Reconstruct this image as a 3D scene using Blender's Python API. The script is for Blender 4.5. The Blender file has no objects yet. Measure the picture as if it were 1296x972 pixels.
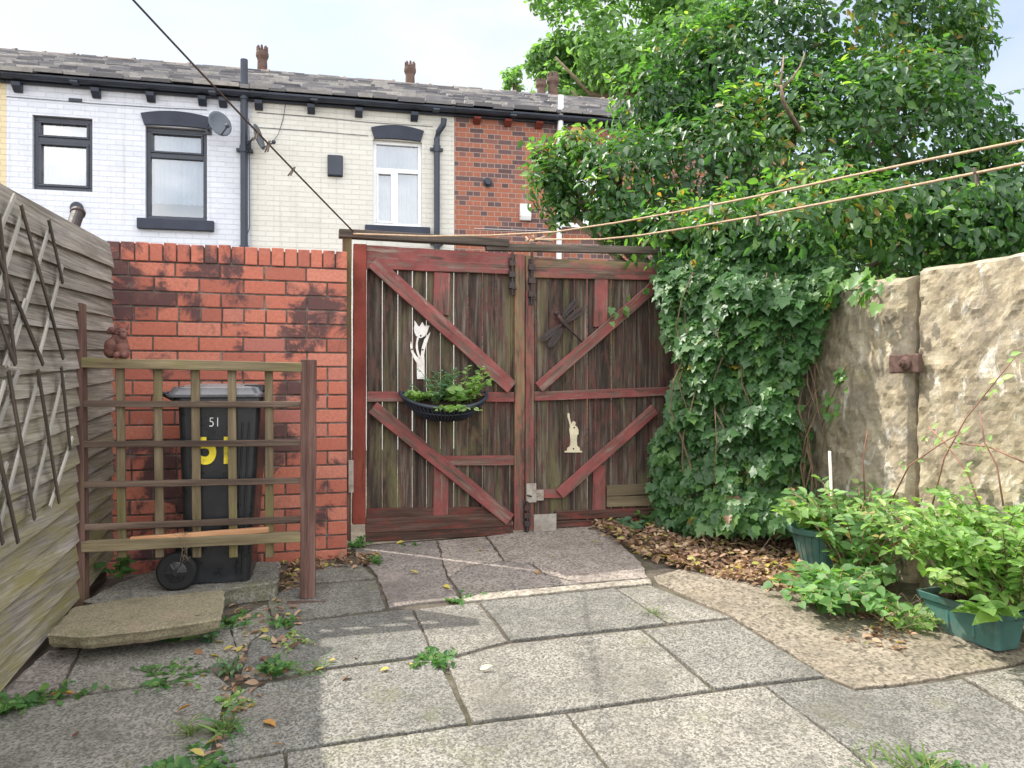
import bpy, bmesh, math, random
import numpy as np
from mathutils import Vector, Matrix, noise as mnoise

R = math.radians
random.seed(7)
rng = np.random.default_rng(7)
scene = bpy.context.scene
COL = scene.collection

# ------------------------------------------------------------------ camera, sky, sun, exposure
FOC, CX, CY, CZ = 980.0, 648.0, 486.0, 1.45
SLOPE = 0.08                                   # the yard climbs towards the gate
cam_d = bpy.data.cameras.new('camera')
cam = bpy.data.objects.new('camera', cam_d)
COL.objects.link(cam)
cam.location = (0, 0, CZ)
cam.rotation_euler = (R(90), 0, 0)
cam_d.sensor_width = 36
cam_d.lens = FOC / 1296 * 36
cam_d.clip_end = 2000
scene.camera = cam

TO_SUN = Vector((-0.878, 0.355, 1.281)).normalized()
SUN_EL = math.asin(TO_SUN.z)
SUN_AZ = math.atan2(TO_SUN.x, TO_SUN.y)         # clockwise from +Y
world = bpy.data.worlds.new('World')
scene.world = world
world.use_nodes = True
wn = world.node_tree
wn.nodes.clear()
w_out = wn.nodes.new('ShaderNodeOutputWorld')
w_bg = wn.nodes.new('ShaderNodeBackground')
w_sky = wn.nodes.new('ShaderNodeTexSky')
w_sky.sky_type = 'NISHITA'
w_sky.sun_disc = False
w_sky.sun_elevation = SUN_EL
w_sky.sun_rotation = SUN_AZ
w_sky.air_density = 1.0
w_sky.dust_density = 1.5
w_tc = wn.nodes.new('ShaderNodeTexCoord')
w_map = wn.nodes.new('ShaderNodeMapping')
w_map.inputs['Scale'].default_value = (1.0, 1.0, 2.2)
w_map.inputs['Location'].default_value = (0.35, 0.1, 0.2)
w_no = wn.nodes.new('ShaderNodeTexNoise')
w_no.inputs['Scale'].default_value = 2.1
w_no.inputs['Detail'].default_value = 7
w_no.inputs['Roughness'].default_value = 0.55
w_rp = wn.nodes.new('ShaderNodeValToRGB')
w_rp.color_ramp.elements[0].position = 0.36
w_rp.color_ramp.elements[0].color = (0.30, 0.30, 0.30, 1)
w_rp.color_ramp.elements[1].position = 0.60
w_rp.color_ramp.elements[1].color = (0.96, 0.96, 0.96, 1)
w_mix = wn.nodes.new('ShaderNodeMix')
w_mix.data_type = 'RGBA'
L = wn.links.new
L(w_tc.outputs['Generated'], w_map.inputs['Vector'])
L(w_map.outputs['Vector'], w_no.inputs['Vector'])
L(w_no.outputs['Fac'], w_rp.inputs['Fac'])
L(w_rp.outputs['Color'], w_mix.inputs['Factor'])
# sky behind the view and overhead is brightened as added fill for the shaded gate
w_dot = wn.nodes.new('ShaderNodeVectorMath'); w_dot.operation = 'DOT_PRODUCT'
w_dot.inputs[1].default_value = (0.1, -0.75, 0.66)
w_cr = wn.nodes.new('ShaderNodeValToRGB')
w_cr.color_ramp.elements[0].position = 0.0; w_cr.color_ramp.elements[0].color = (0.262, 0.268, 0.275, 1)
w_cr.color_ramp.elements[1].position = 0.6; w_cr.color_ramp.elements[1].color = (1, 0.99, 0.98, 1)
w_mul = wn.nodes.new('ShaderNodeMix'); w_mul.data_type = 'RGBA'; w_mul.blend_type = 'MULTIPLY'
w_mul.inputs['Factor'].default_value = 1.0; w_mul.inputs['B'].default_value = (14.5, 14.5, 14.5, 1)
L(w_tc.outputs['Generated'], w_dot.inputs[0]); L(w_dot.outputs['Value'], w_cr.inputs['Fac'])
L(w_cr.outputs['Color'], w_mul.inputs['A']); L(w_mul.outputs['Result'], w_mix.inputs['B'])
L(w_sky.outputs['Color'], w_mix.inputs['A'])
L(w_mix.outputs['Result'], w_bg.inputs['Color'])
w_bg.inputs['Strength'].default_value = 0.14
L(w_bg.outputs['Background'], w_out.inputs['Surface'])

sun_d = bpy.data.lights.new('sun', 'SUN')
sun_d.energy = 3.5
sun_d.angle = R(0.6)
sun_d.color = (1.0, 0.95, 0.86)
sun = bpy.data.objects.new('sun', sun_d)
COL.objects.link(sun)
sun.rotation_euler = TO_SUN.to_track_quat('Z', 'Y').to_euler()
sun.location = (-6, 4, 12)

scene.view_settings.view_transform = 'Standard'
scene.view_settings.look = 'None'
scene.view_settings.exposure = 0.96
scene.view_settings.gamma = 1.0
scene.cycles.max_bounces = 8
scene.cycles.transparent_max_bounces = 8


# ------------------------------------------------------------------ calibration helpers
def zg(x, y):
    return SLOPE * min(max(y, -1.0), 5.72)


def G(px, py, dz=0.0):
    """point of the sloping yard (raised by dz) seen at a photo position"""
    k = (CZ - dz) / ((py - CY) / FOC + SLOPE)
    return Vector(((px - CX) / FOC * k, k, SLOPE * k + dz))


def P(px, py, y):
    return Vector(((px - CX) / FOC * y, y, CZ + (CY - py) / FOC * y))


class Frame:
    """vertical plane: origin on the ground plan and direction; v grows away from the yard"""
    def __init__(s, x, y, deg, z=0.0):
        a = R(deg)
        s.o = Vector((x, y)); s.a = a; s.z = z
        s.U = Vector((math.cos(a), math.sin(a))); s.V = Vector((-math.sin(a), math.cos(a)))

    def hit(s, px, py, v=0.0):
        d = Vector(((px - CX) / FOC, 1.0))
        k = (s.o.dot(s.V) + v) / d.dot(s.V)
        return ((d * k - s.o).dot(s.U), CZ + k * (CY - py) / FOC - s.z)

    def h3(s, px, py, v=0.0):
        u, z = s.hit(px, py, v)
        return Vector((u, v, z))

    def w(s, u, v, z):
        p = s.o + s.U * u + s.V * v
        return Vector((p.x, p.y, z + s.z))

    def empty(s, name):
        e = bpy.data.objects.new(name, None)
        COL.objects.link(e)
        e.location = (s.o.x, s.o.y, s.z)
        e.rotation_euler = (0, 0, s.a)
        e.empty_display_size = 0.1
        return e


def tag(o, label=None, cat=None, group=None, kind=None):
    if label: o['label'] = label
    if cat: o['category'] = cat
    if group: o['group'] = group
    if kind: o['kind'] = kind
    return o


def empty(name, loc=(0, 0, 0), rz=0.0):
    e = bpy.data.objects.new(name, None)
    COL.objects.link(e)
    e.location = loc
    e.rotation_euler = (0, 0, rz)
    e.empty_display_size = 0.1
    return e


def copy_tree(o, parent=None):
    c = o.copy()
    COL.objects.link(c)
    if parent:
        c.parent = parent
    for ch in [q for q in bpy.data.objects if q.parent == o]:
        copy_tree(ch, c)
    return c


# ------------------------------------------------------------------ mesh builder
class MB:
    def __init__(s):
        s.v = []; s.f = []; s.t = []

    def add(s, vs, fs, tint=0.5):
        b = len(s.v)
        s.v.extend([tuple(p) for p in vs])
        for f in fs:
            s.f.append(tuple(b + i for i in f))
            s.t.append(tint)

    def box(s, x0, x1, y0, y1, z0, z1, tint=0.5):
        s.add([(x0, y0, z0), (x1, y0, z0), (x1, y1, z0), (x0, y1, z0), (x0, y0, z1), (x1, y0, z1), (x1, y1, z1), (x0, y1, z1)],
              [(0, 3, 2, 1), (4, 5, 6, 7), (0, 1, 5, 4), (1, 2, 6, 5), (2, 3, 7, 6), (3, 0, 4, 7)], tint)

    def prism(s, pts, ext, tint=0.5):
        """polygon pts (3-D) extruded by vector ext"""
        n = len(pts); e = Vector(ext)
        vs = [Vector(p) for p in pts] + [Vector(p) + e for p in pts]
        fs = [tuple(range(n)), tuple(range(2 * n - 1, n - 1, -1))]
        for i in range(n):
            j = (i + 1) % n
            fs.append((i, i + n, j + n, j))
        s.add(vs, fs, tint)

    def tube(s, pts, r, n=6, tint=0.5, cap=True):
        pts = [Vector(p) for p in pts]
        m = len(pts)
        rr = r if isinstance(r, (list, tuple)) else [r] * m
        vs = []
        up = Vector((0.13, 0.21, 1)).normalized()
        for i, p in enumerate(pts):
            d = (pts[min(i + 1, m - 1)] - pts[max(i - 1, 0)])
            if d.length < 1e-9: d = Vector((0, 0, 1))
            d.normalize()
            a = d.cross(up)
            if a.length < 1e-3: a = d.cross(Vector((1, 0, 0)))
            a.normalize(); b = d.cross(a)
            for k in range(n):
                t = 2 * math.pi * k / n
                vs.append(p + (a * math.cos(t) + b * math.sin(t)) * rr[i])
        fs = []
        for i in range(m - 1):
            for k in range(n):
                k2 = (k + 1) % n
                fs.append((i * n + k, i * n + k2, (i + 1) * n + k2, (i + 1) * n + k))
        if cap:
            fs.append(tuple(range(n - 1, -1, -1)))
            fs.append(tuple(range((m - 1) * n, m * n)))
        s.add(vs, fs, tint)

    def lathe(s, prof, c=(0, 0, 0), n=20, axis='z', tint=0.5):
        vs = []
        for (r, h) in prof:
            for k in range(n):
                t = 2 * math.pi * k / n
                x, y = r * math.cos(t), r * math.sin(t)
                p = {'z': (x, y, h), 'y': (x, h, y), 'x': (h, x, y)}[axis]
                vs.append((p[0] + c[0], p[1] + c[1], p[2] + c[2]))
        m = len(prof); fs = []
        for i in range(m - 1):
            for k in range(n):
                k2 = (k + 1) % n
                fs.append((i * n + k, i * n + k2, (i + 1) * n + k2, (i + 1) * n + k))
        fs.append(tuple(range(n - 1, -1, -1))); fs.append(tuple(range((m - 1) * n, m * n)))
        s.add(vs, fs, tint)

    def ball(s, c, r, nu=14, nv=9, tint=0.5):
        rx, ry, rz = r if isinstance(r, (tuple, list)) else (r, r, r)
        vs = [(c[0], c[1], c[2] - rz)]
        for j in range(1, nv):
            ph = -math.pi / 2 + math.pi * j / nv
            for k in range(nu):
                t = 2 * math.pi * k / nu
                vs.append((c[0] + rx * math.cos(ph) * math.cos(t), c[1] + ry * math.cos(ph) * math.sin(t), c[2] + rz * math.sin(ph)))
        vs.append((c[0], c[1], c[2] + rz))
        fs = []
        for k in range(nu):
            k2 = (k + 1) % nu
            fs.append((0, 1 + k2, 1 + k))
            for j in range(nv - 2):
                a = 1 + j * nu
                fs.append((a + k, a + k2, a + nu + k2, a + nu + k))
            fs.append((1 + (nv - 2) * nu + k, 1 + (nv - 2) * nu + k2, len(vs) - 1))
        s.add(vs, fs, tint)

    def grid(s, fn, nu, nv, tint=0.5):
        vs = [fn(i / nu, j / nv) for j in range(nv + 1) for i in range(nu + 1)]
        w = nu + 1
        fs = [(j * w + i, j * w + i + 1, (j + 1) * w + i + 1, (j + 1) * w + i) for j in range(nv) for i in range(nu)]
        s.add(vs, fs, tint)

    def build(s, name, mat, parent=None, smooth=False, bevel=0.0, fix=True):
        me = bpy.data.meshes.new(name)
        me.from_pydata(s.v, [], s.f)
        if fix:
            bm = bmesh.new(); bm.from_mesh(me)
            bmesh.ops.recalc_face_normals(bm, faces=bm.faces)
            bm.to_mesh(me); bm.free()
        at = me.attributes.new('tint', 'FLOAT', 'FACE')
        at.data.foreach_set('value', s.t)
        if smooth:
            me.polygons.foreach_set('use_smooth', [True] * len(me.polygons))
        me.materials.append(mat)
        o = bpy.data.objects.new(name, me)
        COL.objects.link(o)
        if parent: o.parent = parent
        if bevel > 0:
            b = o.modifiers.new('bevel', 'BEVEL')
            b.width = bevel; b.segments = 2; b.limit_method = 'ANGLE'; b.angle_limit = R(40)
        return o


def beam(name, p0, p1, w, d, mat, parent=None, nrm=(0, -1, 0), bevel=0.004, rough=0.0015):
    """a timber from p0 to p1 (axis of its front face), width w, thickness d behind the front; local X runs along it"""
    p0, p1 = Vector(p0), Vector(p1)
    x = (p1 - p0); ln = x.length; x.normalize()
    z = Vector(nrm); z = (z - x * z.dot(x)).normalized()
    y = z.cross(x)
    m = MB()
    n = max(2, int(ln / 0.12))
    vs = []
    for i in range(n + 1):
        t = ln * i / n
        for (a, b) in ((-w / 2, -d), (w / 2, -d), (w / 2, 0), (-w / 2, 0)):
            vs.append((t, a + random.uniform(-1, 1) * rough, b + random.uniform(-1, 1) * rough * 0.6))
    fs = [(0, 1, 2, 3), (4 * n + 3, 4 * n + 2, 4 * n + 1, 4 * n)]
    for i in range(n):
        for k in range(4):
            k2 = (k + 1) % 4
            fs.append((4 * i + k, 4 * i + 4 + k, 4 * i + 4 + k2, 4 * i + k2))
    m.add(vs, fs)
    o = m.build(name, mat, parent, bevel=bevel)
    o.matrix_local = Matrix(((x.x, y.x, z.x, p0.x), (x.y, y.y, z.y, p0.y), (x.z, y.z, z.z, p0.z), (0, 0, 0, 1)))
    return o


# ------------------------------------------------------------------ materials
class Mat:
    def __init__(s, name, rough=0.8, spec=0.3):
        s.m = bpy.data.materials.new(name)
        s.m.use_nodes = True
        s.nt = s.m.node_tree
        s.nt.nodes.clear()
        s.out = s.new('ShaderNodeOutputMaterial')
        s.b = s.new('ShaderNodeBsdfPrincipled')
        s.b.inputs['Roughness'].default_value = rough
        s.b.inputs['Specular IOR Level'].default_value = spec
        s.lk(s.b.outputs['BSDF'], s.out.inputs['Surface'])

    def new(s, t): return s.nt.nodes.new(t)
    def lk(s, a, b): s.nt.links.new(a, b)

    def put(s, sock, val):
        if hasattr(val, 'is_output'): s.lk(val, sock)
        elif isinstance(val, (tuple, list)):
            sock.default_value = tuple(val) + ((1,) if len(val) == 3 and sock.type == 'RGBA' else ())
        else: sock.default_value = val

    def coord(s, scale=(1, 1, 1), rnd=False, which='Object'):
        tc = s.new('ShaderNodeTexCoord'); mp = s.new('ShaderNodeMapping')
        mp.inputs['Scale'].default_value = scale
        s.lk(tc.outputs[which], mp.inputs['Vector'])
        o = mp.outputs['Vector']
        if rnd:
            oi = s.new('ShaderNodeObjectInfo')
            mu = s.new('ShaderNodeMath'); mu.operation = 'MULTIPLY'; mu.inputs[1].default_value = 57.3
            s.lk(oi.outputs['Random'], mu.inputs[0])
            va = s.new('ShaderNodeVectorMath'); va.operation = 'ADD'
            s.lk(o, va.inputs[0]); s.lk(mu.outputs[0], va.inputs[1])
            o = va.outputs[0]
        return o

    def noise(s, vec, scale=1.0, detail=5, rough=0.6, dist=0.0):
        n = s.new('ShaderNodeTexNoise')
        n.inputs['Scale'].default_value = scale; n.inputs['Detail'].default_value = detail
        n.inputs['Roughness'].default_value = rough; n.inputs['Distortion'].default_value = dist
        s.lk(vec, n.inputs['Vector'])
        return n.outputs['Fac']

    def vor(s, vec, scale, feature='F1', out='Distance'):
        n = s.new('ShaderNodeTexVoronoi'); n.feature = feature
        n.inputs['Scale'].default_value = scale
        s.lk(vec, n.inputs['Vector'])
        return n.outputs[out]

    def ramp(s, fac, stops, interp='LINEAR'):
        r = s.new('ShaderNodeValToRGB'); cr = r.color_ramp; cr.interpolation = interp
        while len(cr.elements) < len(stops): cr.elements.new(0.5)
        for e, (p, c) in zip(cr.elements, stops):
            e.position = p
            if not isinstance(c, (tuple, list)): c = (c, c, c)
            e.color = tuple(c) + (1,)
        s.put(r.inputs['Fac'], fac)
        return r.outputs['Color']

    def mix(s, fac, a, b, mode='MIX'):
        n = s.new('ShaderNodeMix'); n.data_type = 'RGBA'; n.blend_type = mode
        s.put(n.inputs['Factor'], fac); s.put(n.inputs['A'], a); s.put(n.inputs['B'], b)
        return n.outputs['Result']

    def math(s, op, a, b=0.5):
        n = s.new('ShaderNodeMath'); n.operation = op
        s.put(n.inputs[0], a); s.put(n.inputs[1], b)
        return n.outputs[0]

    def attr(s, name='tint'):
        n = s.new('ShaderNodeAttribute'); n.attribute_name = name
        return n.outputs['Fac']

    def rand(s): return s.new('ShaderNodeObjectInfo').outputs['Random']

    def axis(s, vec, i):
        n = s.new('ShaderNodeSeparateXYZ'); s.lk(vec, n.inputs[0]); return n.outputs[i]

    def bump(s, h, strength=0.5, dist=0.01):
        n = s.new('ShaderNodeBump')
        n.inputs['Strength'].default_value = strength; n.inputs['Distance'].default_value = dist
        s.put(n.inputs['Height'], h)
        s.lk(n.outputs['Normal'], s.b.inputs['Normal'])
        return s

    def col(s, c): s.put(s.b.inputs['Base Color'], c); return s
    def rgh(s, c): s.put(s.b.inputs['Roughness'], c); return s


def wood(name, dark, mid, light, axis='x', algae=None, algae_amt=0.5, paint=None, paint_amt=0.5, rough=0.85, tint=False, grime=0.0):
    m = Mat(name, rough, 0.2)
    g = {'x': (2.2, 38, 38), 'z': (38, 38, 2.2)}[axis]
    g2 = {'x': (0.8, 5, 5), 'z': (6, 6, 1.1)}[axis]
    v = m.coord(g, rnd=True); vb = m.coord((1, 1, 1), rnd=True); vs = m.coord(g2, rnd=True)
    grain = m.noise(v, 1, 6, 0.65, 0.4)
    c = m.ramp(grain, [(0.3, dark), (0.5, mid), (0.72, light)])
    st = m.noise(vs, 1.3, 5, 0.6)
    c = m.mix(m.ramp(st, [(0.42, 0.0), (0.62, 0.55)]), c, tuple(x * 0.35 for x in mid))
    if tint:
        t = m.attr()
        c = m.mix(1.0, c, m.ramp(t, [(0, (0.62, 0.6, 0.6)), (1, (1.25, 1.2, 1.15))]), 'MULTIPLY')
    if paint:
        pn = m.noise(m.coord({'x': (3, 14, 14), 'z': (14, 14, 3)}[axis], rnd=True), 1.6, 8, 0.72)
        lo = 0.75 - 0.5 * paint_amt
        pc = m.mix(m.ramp(m.noise(vb, 5, 4), [(0.35, 0.0), (0.7, 0.8)]), paint, tuple(x * 0.45 for x in paint))
        c = m.mix(m.ramp(pn, [(lo - 0.05, 0.0), (lo + 0.05, 1.0)]), c, pc)
    if algae:
        an = m.noise(vs, 0.9, 6, 0.7, 0.5)
        fine = m.noise(v, 0.6, 4)
        am = m.math('MULTIPLY', m.ramp(an, [(0.75 - algae_amt * 0.5, 0.0), (0.95 - algae_amt * 0.5, 1.0)]), m.ramp(fine, [(0.3, 0.35), (0.6, 1.0)]))
        c = m.mix(am, c, algae)
    m.col(c)
    m.bump(m.math('ADD', grain, m.math('MULTIPLY', m.noise(v, 3.0, 3), 0.4)), 0.55, 0.006)
    return m.m


def simple(name, c, rough=0.6, spec=0.4, var=0.25, scale=6, metal=0.0, bump=0.0, dirt=None):
    m = Mat(name, rough, spec)
    v = m.coord((1, 1, 1), rnd=True)
    n = m.noise(v, scale, 6, 0.65)
    d = tuple(x * (1 - var) for x in c); l = tuple(min(1, x * (1 + var)) for x in c)
    cc = m.ramp(n, [(0.3, d), (0.7, l)])
    if dirt:
        cc = m.mix(m.ramp(m.noise(v, scale * 0.6, 8, 0.75), [(0.5, 0.0), (0.68, 0.85)]), cc, dirt)
    m.col(cc)
    m.b.inputs['Metallic'].default_value = metal
    m.rgh(m.ramp(m.noise(v, scale * 2, 4), [(0.3, max(0.05, rough - 0.12)), (0.7, min(1, rough + 0.12))]))
    if bump: m.bump(m.noise(v, scale * 8, 5), bump, 0.004)
    return m.m


def leafmat(name, stops, trans=0.3, rough=0.42, spec=0.45, tcol=None):
    m = Mat(name, rough, spec)
    t = m.attr()
    c = m.ramp(t, stops)
    v = m.coord()
    c2 = m.mix(m.ramp(m.noise(v, 45, 3), [(0.35, 0.0), (0.7, 0.4)]), c, m.mix(1.0, c, (0.55, 0.6, 0.5), 'MULTIPLY'))
    m.col(c2)
    tr = m.new('ShaderNodeBsdfTranslucent')
    m.lk(m.mix(1.0, c, tcol or (2.2, 2.6, 0.9), 'MULTIPLY'), tr.inputs['Color'])
    ms = m.new('ShaderNodeMixShader'); ms.inputs[0].default_value = trans
    m.lk(m.b.outputs[0], ms.inputs[1]); m.lk(tr.outputs[0], ms.inputs[2])
    m.lk(ms.outputs[0], m.out.inputs['Surface'])
    return m.m


M = {}
# -- brick of the yard wall: every brick has its own tint
m = Mat('brick', 0.75, 0.25)
v = m.coord()
t = m.attr()
c = m.ramp(t, [(0, (0.34, 0.112, 0.078)), (0.3, (0.44, 0.138, 0.09)), (0.6, (0.51, 0.168, 0.108)), (0.85, (0.54, 0.205, 0.14)), (1, (0.38, 0.14, 0.115))])
c = m.mix(m.ramp(m.noise(v, 60, 4), [(0.35, 0.0), (0.75, 0.5)]), c, (0.24, 0.07, 0.05))
soot = m.math('MULTIPLY', m.noise(v, 3.1, 8, 0.76, 0.6), m.math('ADD', m.ramp(m.noise(m.coord((2.5, 1, 1.2)), 1.0, 2), [(0.36, 0.62), (0.58, 1.2)]), 0.0))
wn_ = m.new('ShaderNodeTexWhiteNoise'); wn_.noise_dimensions = '1D'; m.lk(m.attr(), wn_.inputs['W'])
sm = m.math('ADD', soot, m.math('MULTIPLY', m.math('SUBTRACT', wn_.outputs['Value'], 0.70), 0.17))
c = m.mix(m.ramp(sm, [(0.475, 0.0), (0.575, 0.9)]), c, (0.066, 0.04, 0.042))
c = m.mix(m.ramp(m.noise(v, 9, 8, 0.78), [(0.54, 0.0), (0.70, 0.6)]), c, (0.24, 0.12, 0.09))
c = m.mix(m.ramp(m.noise(v, 7, 8, 0.75), [(0.60, 0.0), (0.72, 0.4)]), c, (0.34, 0.27, 0.23))
m.col(c)
m.bump(m.noise(v, 55, 5, 0.7), 0.35, 0.004)
M['brick'] = m.m
m = Mat('mortar', 0.95, 0.1)
v = m.coord()
m.col(m.ramp(m.noise(v, 9, 6, 0.7), [(0.35, (0.07, 0.055, 0.05)), (0.55, (0.16, 0.13, 0.11)), (0.75, (0.33, 0.31, 0.29))]))
m.bump(m.noise(v, 80, 4), 0.5, 0.004)
M['mortar'] = m.m


def house_brick(name, c1, c2, mort, rowh=0.0755, bw=0.225, painted=False, flem=False):
    m = Mat(name, 0.85 if not painted else 0.7, 0.2)
    tc = m.coord()
    # x = along the wall, z = height  ->  texture x, y
    sp = m.new('ShaderNodeSeparateXYZ'); m.lk(tc, sp.inputs[0])
    cb = m.new('ShaderNodeCombineXYZ'); m.lk(sp.outputs[0], cb.inputs[0]); m.lk(sp.outputs[2], cb.inputs[1])
    br = m.new('ShaderNodeTexBrick')
    br.inputs['Scale'].default_value = 1.0
    br.inputs['Brick Width'].default_value = bw
    br.inputs['Row Height'].default_value = rowh
    br.inputs['Mortar Size'].default_value = 0.0055
    br.inputs['Mortar Smooth'].default_value = 0.25
    br.inputs['Bias'].default_value = 0.0
    br.offset = 0.5
    if flem:
        br.squash = 0.5; br.squash_frequency = 2
    br.inputs['Color1'].default_value = (0, 0, 0, 1); br.inputs['Color2'].default_value = (1, 1, 1, 1)
    br.inputs['Mortar'].default_value = (0.5, 0.5, 0.5, 1)
    m.lk(cb.outputs[0], br.inputs['Vector'])
    n = m.noise(tc, 2.0, 7, 0.7); nf = m.noise(tc, 30, 4)
    if painted:
        c = m.ramp(br.outputs['Color'], [(0, c1), (1, c2)])
        c = m.mix(m.ramp(n, [(0.5, 0.0), (0.75, 0.35)]), c, tuple(x * 0.72 for x in c1))
        c = m.mix(m.math('MULTIPLY', br.outputs['Fac'], m.ramp(nf, [(0.40, 0.1), (0.68, 0.85)])), c, mort)
        streak = m.noise(m.coord((9, 1, 0.35)), 1.0, 5, 0.7)
        c = m.mix(m.ramp(streak, [(0.56, 0.0), (0.75, 0.35)]), c, (0.33, 0.28, 0.22))
    else:
        c = m.ramp(br.outputs['Color'], [(0.0, c1), (0.5, c1), (0.62, tuple((a + b) / 2 for a, b in zip(c1, c2))), (0.75, c2), (1, tuple(x * 0.7 for x in c2))])
        c = m.mix(m.ramp(nf, [(0.35, 0.0), (0.7, 0.45)]), c, tuple(x * 0.6 for x in c1))
        c = m.mix(m.ramp(n, [(0.6, 0.0), (0.72, 0.5)]), c, (0.42, 0.33, 0.28))
        c = m.mix(br.outputs['Fac'], c, mort)
    m.col(c)
    hgt = m.math('SUBTRACT', m.math('MULTIPLY', nf, 0.35), br.outputs['Fac'])
    m.bump(hgt, 0.8 if painted else 0.6, 0.008)
    return m.m


M['white_brick'] = house_brick('white_painted_brick', (0.61, 0.63, 0.69), (0.66, 0.68, 0.735), (0.51, 0.52, 0.57), painted=True)
M['cream_brick'] = house_brick('cream_painted_brick', (0.62, 0.60, 0.54), (0.66, 0.645, 0.59), (0.50, 0.475, 0.42), painted=True)
M['yellow_wall'] = house_brick('ochre_painted_brick', (0.62, 0.52, 0.33), (0.66, 0.56, 0.36), (0.5, 0.42, 0.28), painted=True)
M['red_brick'] = house_brick('house_red_brick', (0.36, 0.135, 0.085), (0.12, 0.09, 0.095), (0.36, 0.28, 0.24), flem=True)

m = Mat('slate', 0.75, 0.3)
v = m.coord()
t = m.attr()
c = m.ramp(t, [(0, (0.10, 0.10, 0.115)), (0.4, (0.22, 0.215, 0.228)), (0.8, (0.36, 0.345, 0.335)), (1, (0.48, 0.455, 0.42))])
c = m.mix(m.ramp(m.noise(v, 9, 7, 0.7), [(0.45, 0.0), (0.7, 0.6)]), c, (0.17, 0.16, 0.145))
m.col(c); m.bump(m.noise(v, 25, 5), 0.6, 0.01)
M['slate'] = m.m
M['ridge'] = simple('ridge_tile', (0.20, 0.165, 0.145), 0.9, 0.2, 0.35, 5)
M['black_paint'] = simple('black_paint', (0.032, 0.040, 0.058), 0.45, 0.4, 0.3, 4)
M['navy_stone'] = simple('black_painted_stone', (0.036, 0.042, 0.062), 0.65, 0.3, 0.3, 5, bump=0.3)
M['grey_frame'] = simple('anthracite_frame', (0.04, 0.045, 0.06), 0.4, 0.4, 0.15, 4)
M['white_plastic'] = simple('white_plastic', (0.78, 0.79, 0.80), 0.4, 0.4, 0.06, 5)
M['curtain'] = simple('net_curtain', (0.66, 0.68, 0.72), 0.95, 0.1, 0.1, 3)
M['room'] = simple('dim_room_lining', (0.25, 0.24, 0.23), 0.95, 0.1, 0.1, 3)
M['dish'] = simple('dish_grey', (0.10, 0.115, 0.135), 0.5, 0.4, 0.15, 6)
M['pot'] = simple('chimney_pot_clay', (0.12, 0.08, 0.065), 0.9, 0.2, 0.4, 8)
m = Mat('window_glass', 0.03, 0.5)
m.col((0.9, 0.95, 0.97))
tb = m.new('ShaderNodeBsdfTransparent'); tb.inputs[0].default_value = (0.70, 0.80, 0.88, 1)
gl = m.new('ShaderNodeBsdfGlossy'); gl.inputs['Roughness'].default_value = 0.02
lw = m.new('ShaderNodeFresnel'); lw.inputs['IOR'].default_value = 1.7
ms = m.new('ShaderNodeMixShader')
m.lk(m.math('ADD', lw.outputs[0], 0.26), ms.inputs[0]); m.lk(tb.outputs[0], ms.inputs[1]); m.lk(gl.outputs[0], ms.inputs[2])
m.lk(ms.outputs[0], m.out.inputs['Surface'])
M['glass'] = m.m

ALG = (0.10, 0.105, 0.035)
M['gate_board'] = wood('gate_board_wood', (0.026, 0.019, 0.016), (0.075, 0.058, 0.048), (0.23, 0.195, 0.165), 'z', algae=(0.16, 0.15, 0.07), algae_amt=0.52, paint=(0.12, 0.055, 0.048), paint_amt=0.40, tint=True)
M['gate_red'] = wood('gate_red_paint', (0.07, 0.04, 0.034), (0.17, 0.105, 0.085), (0.33, 0.25, 0.21), 'x', paint=(0.27, 0.085, 0.078), paint_amt=0.55, rough=0.8)
M['gate_red_mossy'] = wood('gate_red_paint_mossy', (0.05, 0.03, 0.025), (0.11, 0.07, 0.055), (0.2, 0.15, 0.12), 'x', algae=(0.2, 0.2, 0.09), algae_amt=0.55, paint=(0.26, 0.085, 0.078), paint_amt=0.5, rough=0.8)
M['gate_bare'] = wood('gate_bare_wood', (0.04, 0.022, 0.017), (0.095, 0.055, 0.042), (0.18, 0.12, 0.095), 'x', paint=(0.16, 0.05, 0.04), paint_amt=0.4)
M['post_rust'] = wood('gate_post_rust', (0.08, 0.03, 0.02), (0.2, 0.06, 0.035), (0.32, 0.12, 0.06), 'x', paint=(0.23, 0.055, 0.04), paint_amt=0.66)
M['tan_wood'] = wood('tan_patch_wood', (0.12, 0.09, 0.055), (0.2, 0.155, 0.095), (0.28, 0.22, 0.14), 'x', algae=ALG, algae_amt=0.35)
M['header'] = wood('header_wood', (0.05, 0.04, 0.033), (0.12, 0.098, 0.082), (0.2, 0.17, 0.14), 'x', algae=ALG, algae_amt=0.35)
M['trellis'] = wood('trellis_wood', (0.08, 0.06, 0.04), (0.19, 0.145, 0.09), (0.32, 0.26, 0.17), 'x', algae=(0.16, 0.15, 0.045), algae_amt=0.5)
M['trellis_dark'] = wood('trellis_dark_wood', (0.06, 0.045, 0.036), (0.15, 0.105, 0.08), (0.25, 0.185, 0.14), 'x', algae=ALG, algae_amt=0.3)
M['trellis_rail'] = wood('trellis_rail_wood', (0.13, 0.10, 0.06), (0.25, 0.20, 0.12), (0.36, 0.30, 0.19), 'x', algae=(0.2, 0.2, 0.05), algae_amt=0.5)
M['post_brown'] = wood('trellis_post_wood', (0.06, 0.034, 0.028), (0.135, 0.076, 0.062), (0.22, 0.14, 0.115), 'x', algae=(0.14, 0.15, 0.04), algae_amt=0.42)
M['orange_wood'] = wood('orange_batten_wood', (0.46, 0.22, 0.11), (0.60, 0.32, 0.17), (0.70, 0.42, 0.24), 'x')
M['slat_dark'] = wood('slat_dark', (0.05, 0.04, 0.032), (0.09, 0.072, 0.058), (0.15, 0.125, 0.10), 'x')
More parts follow.
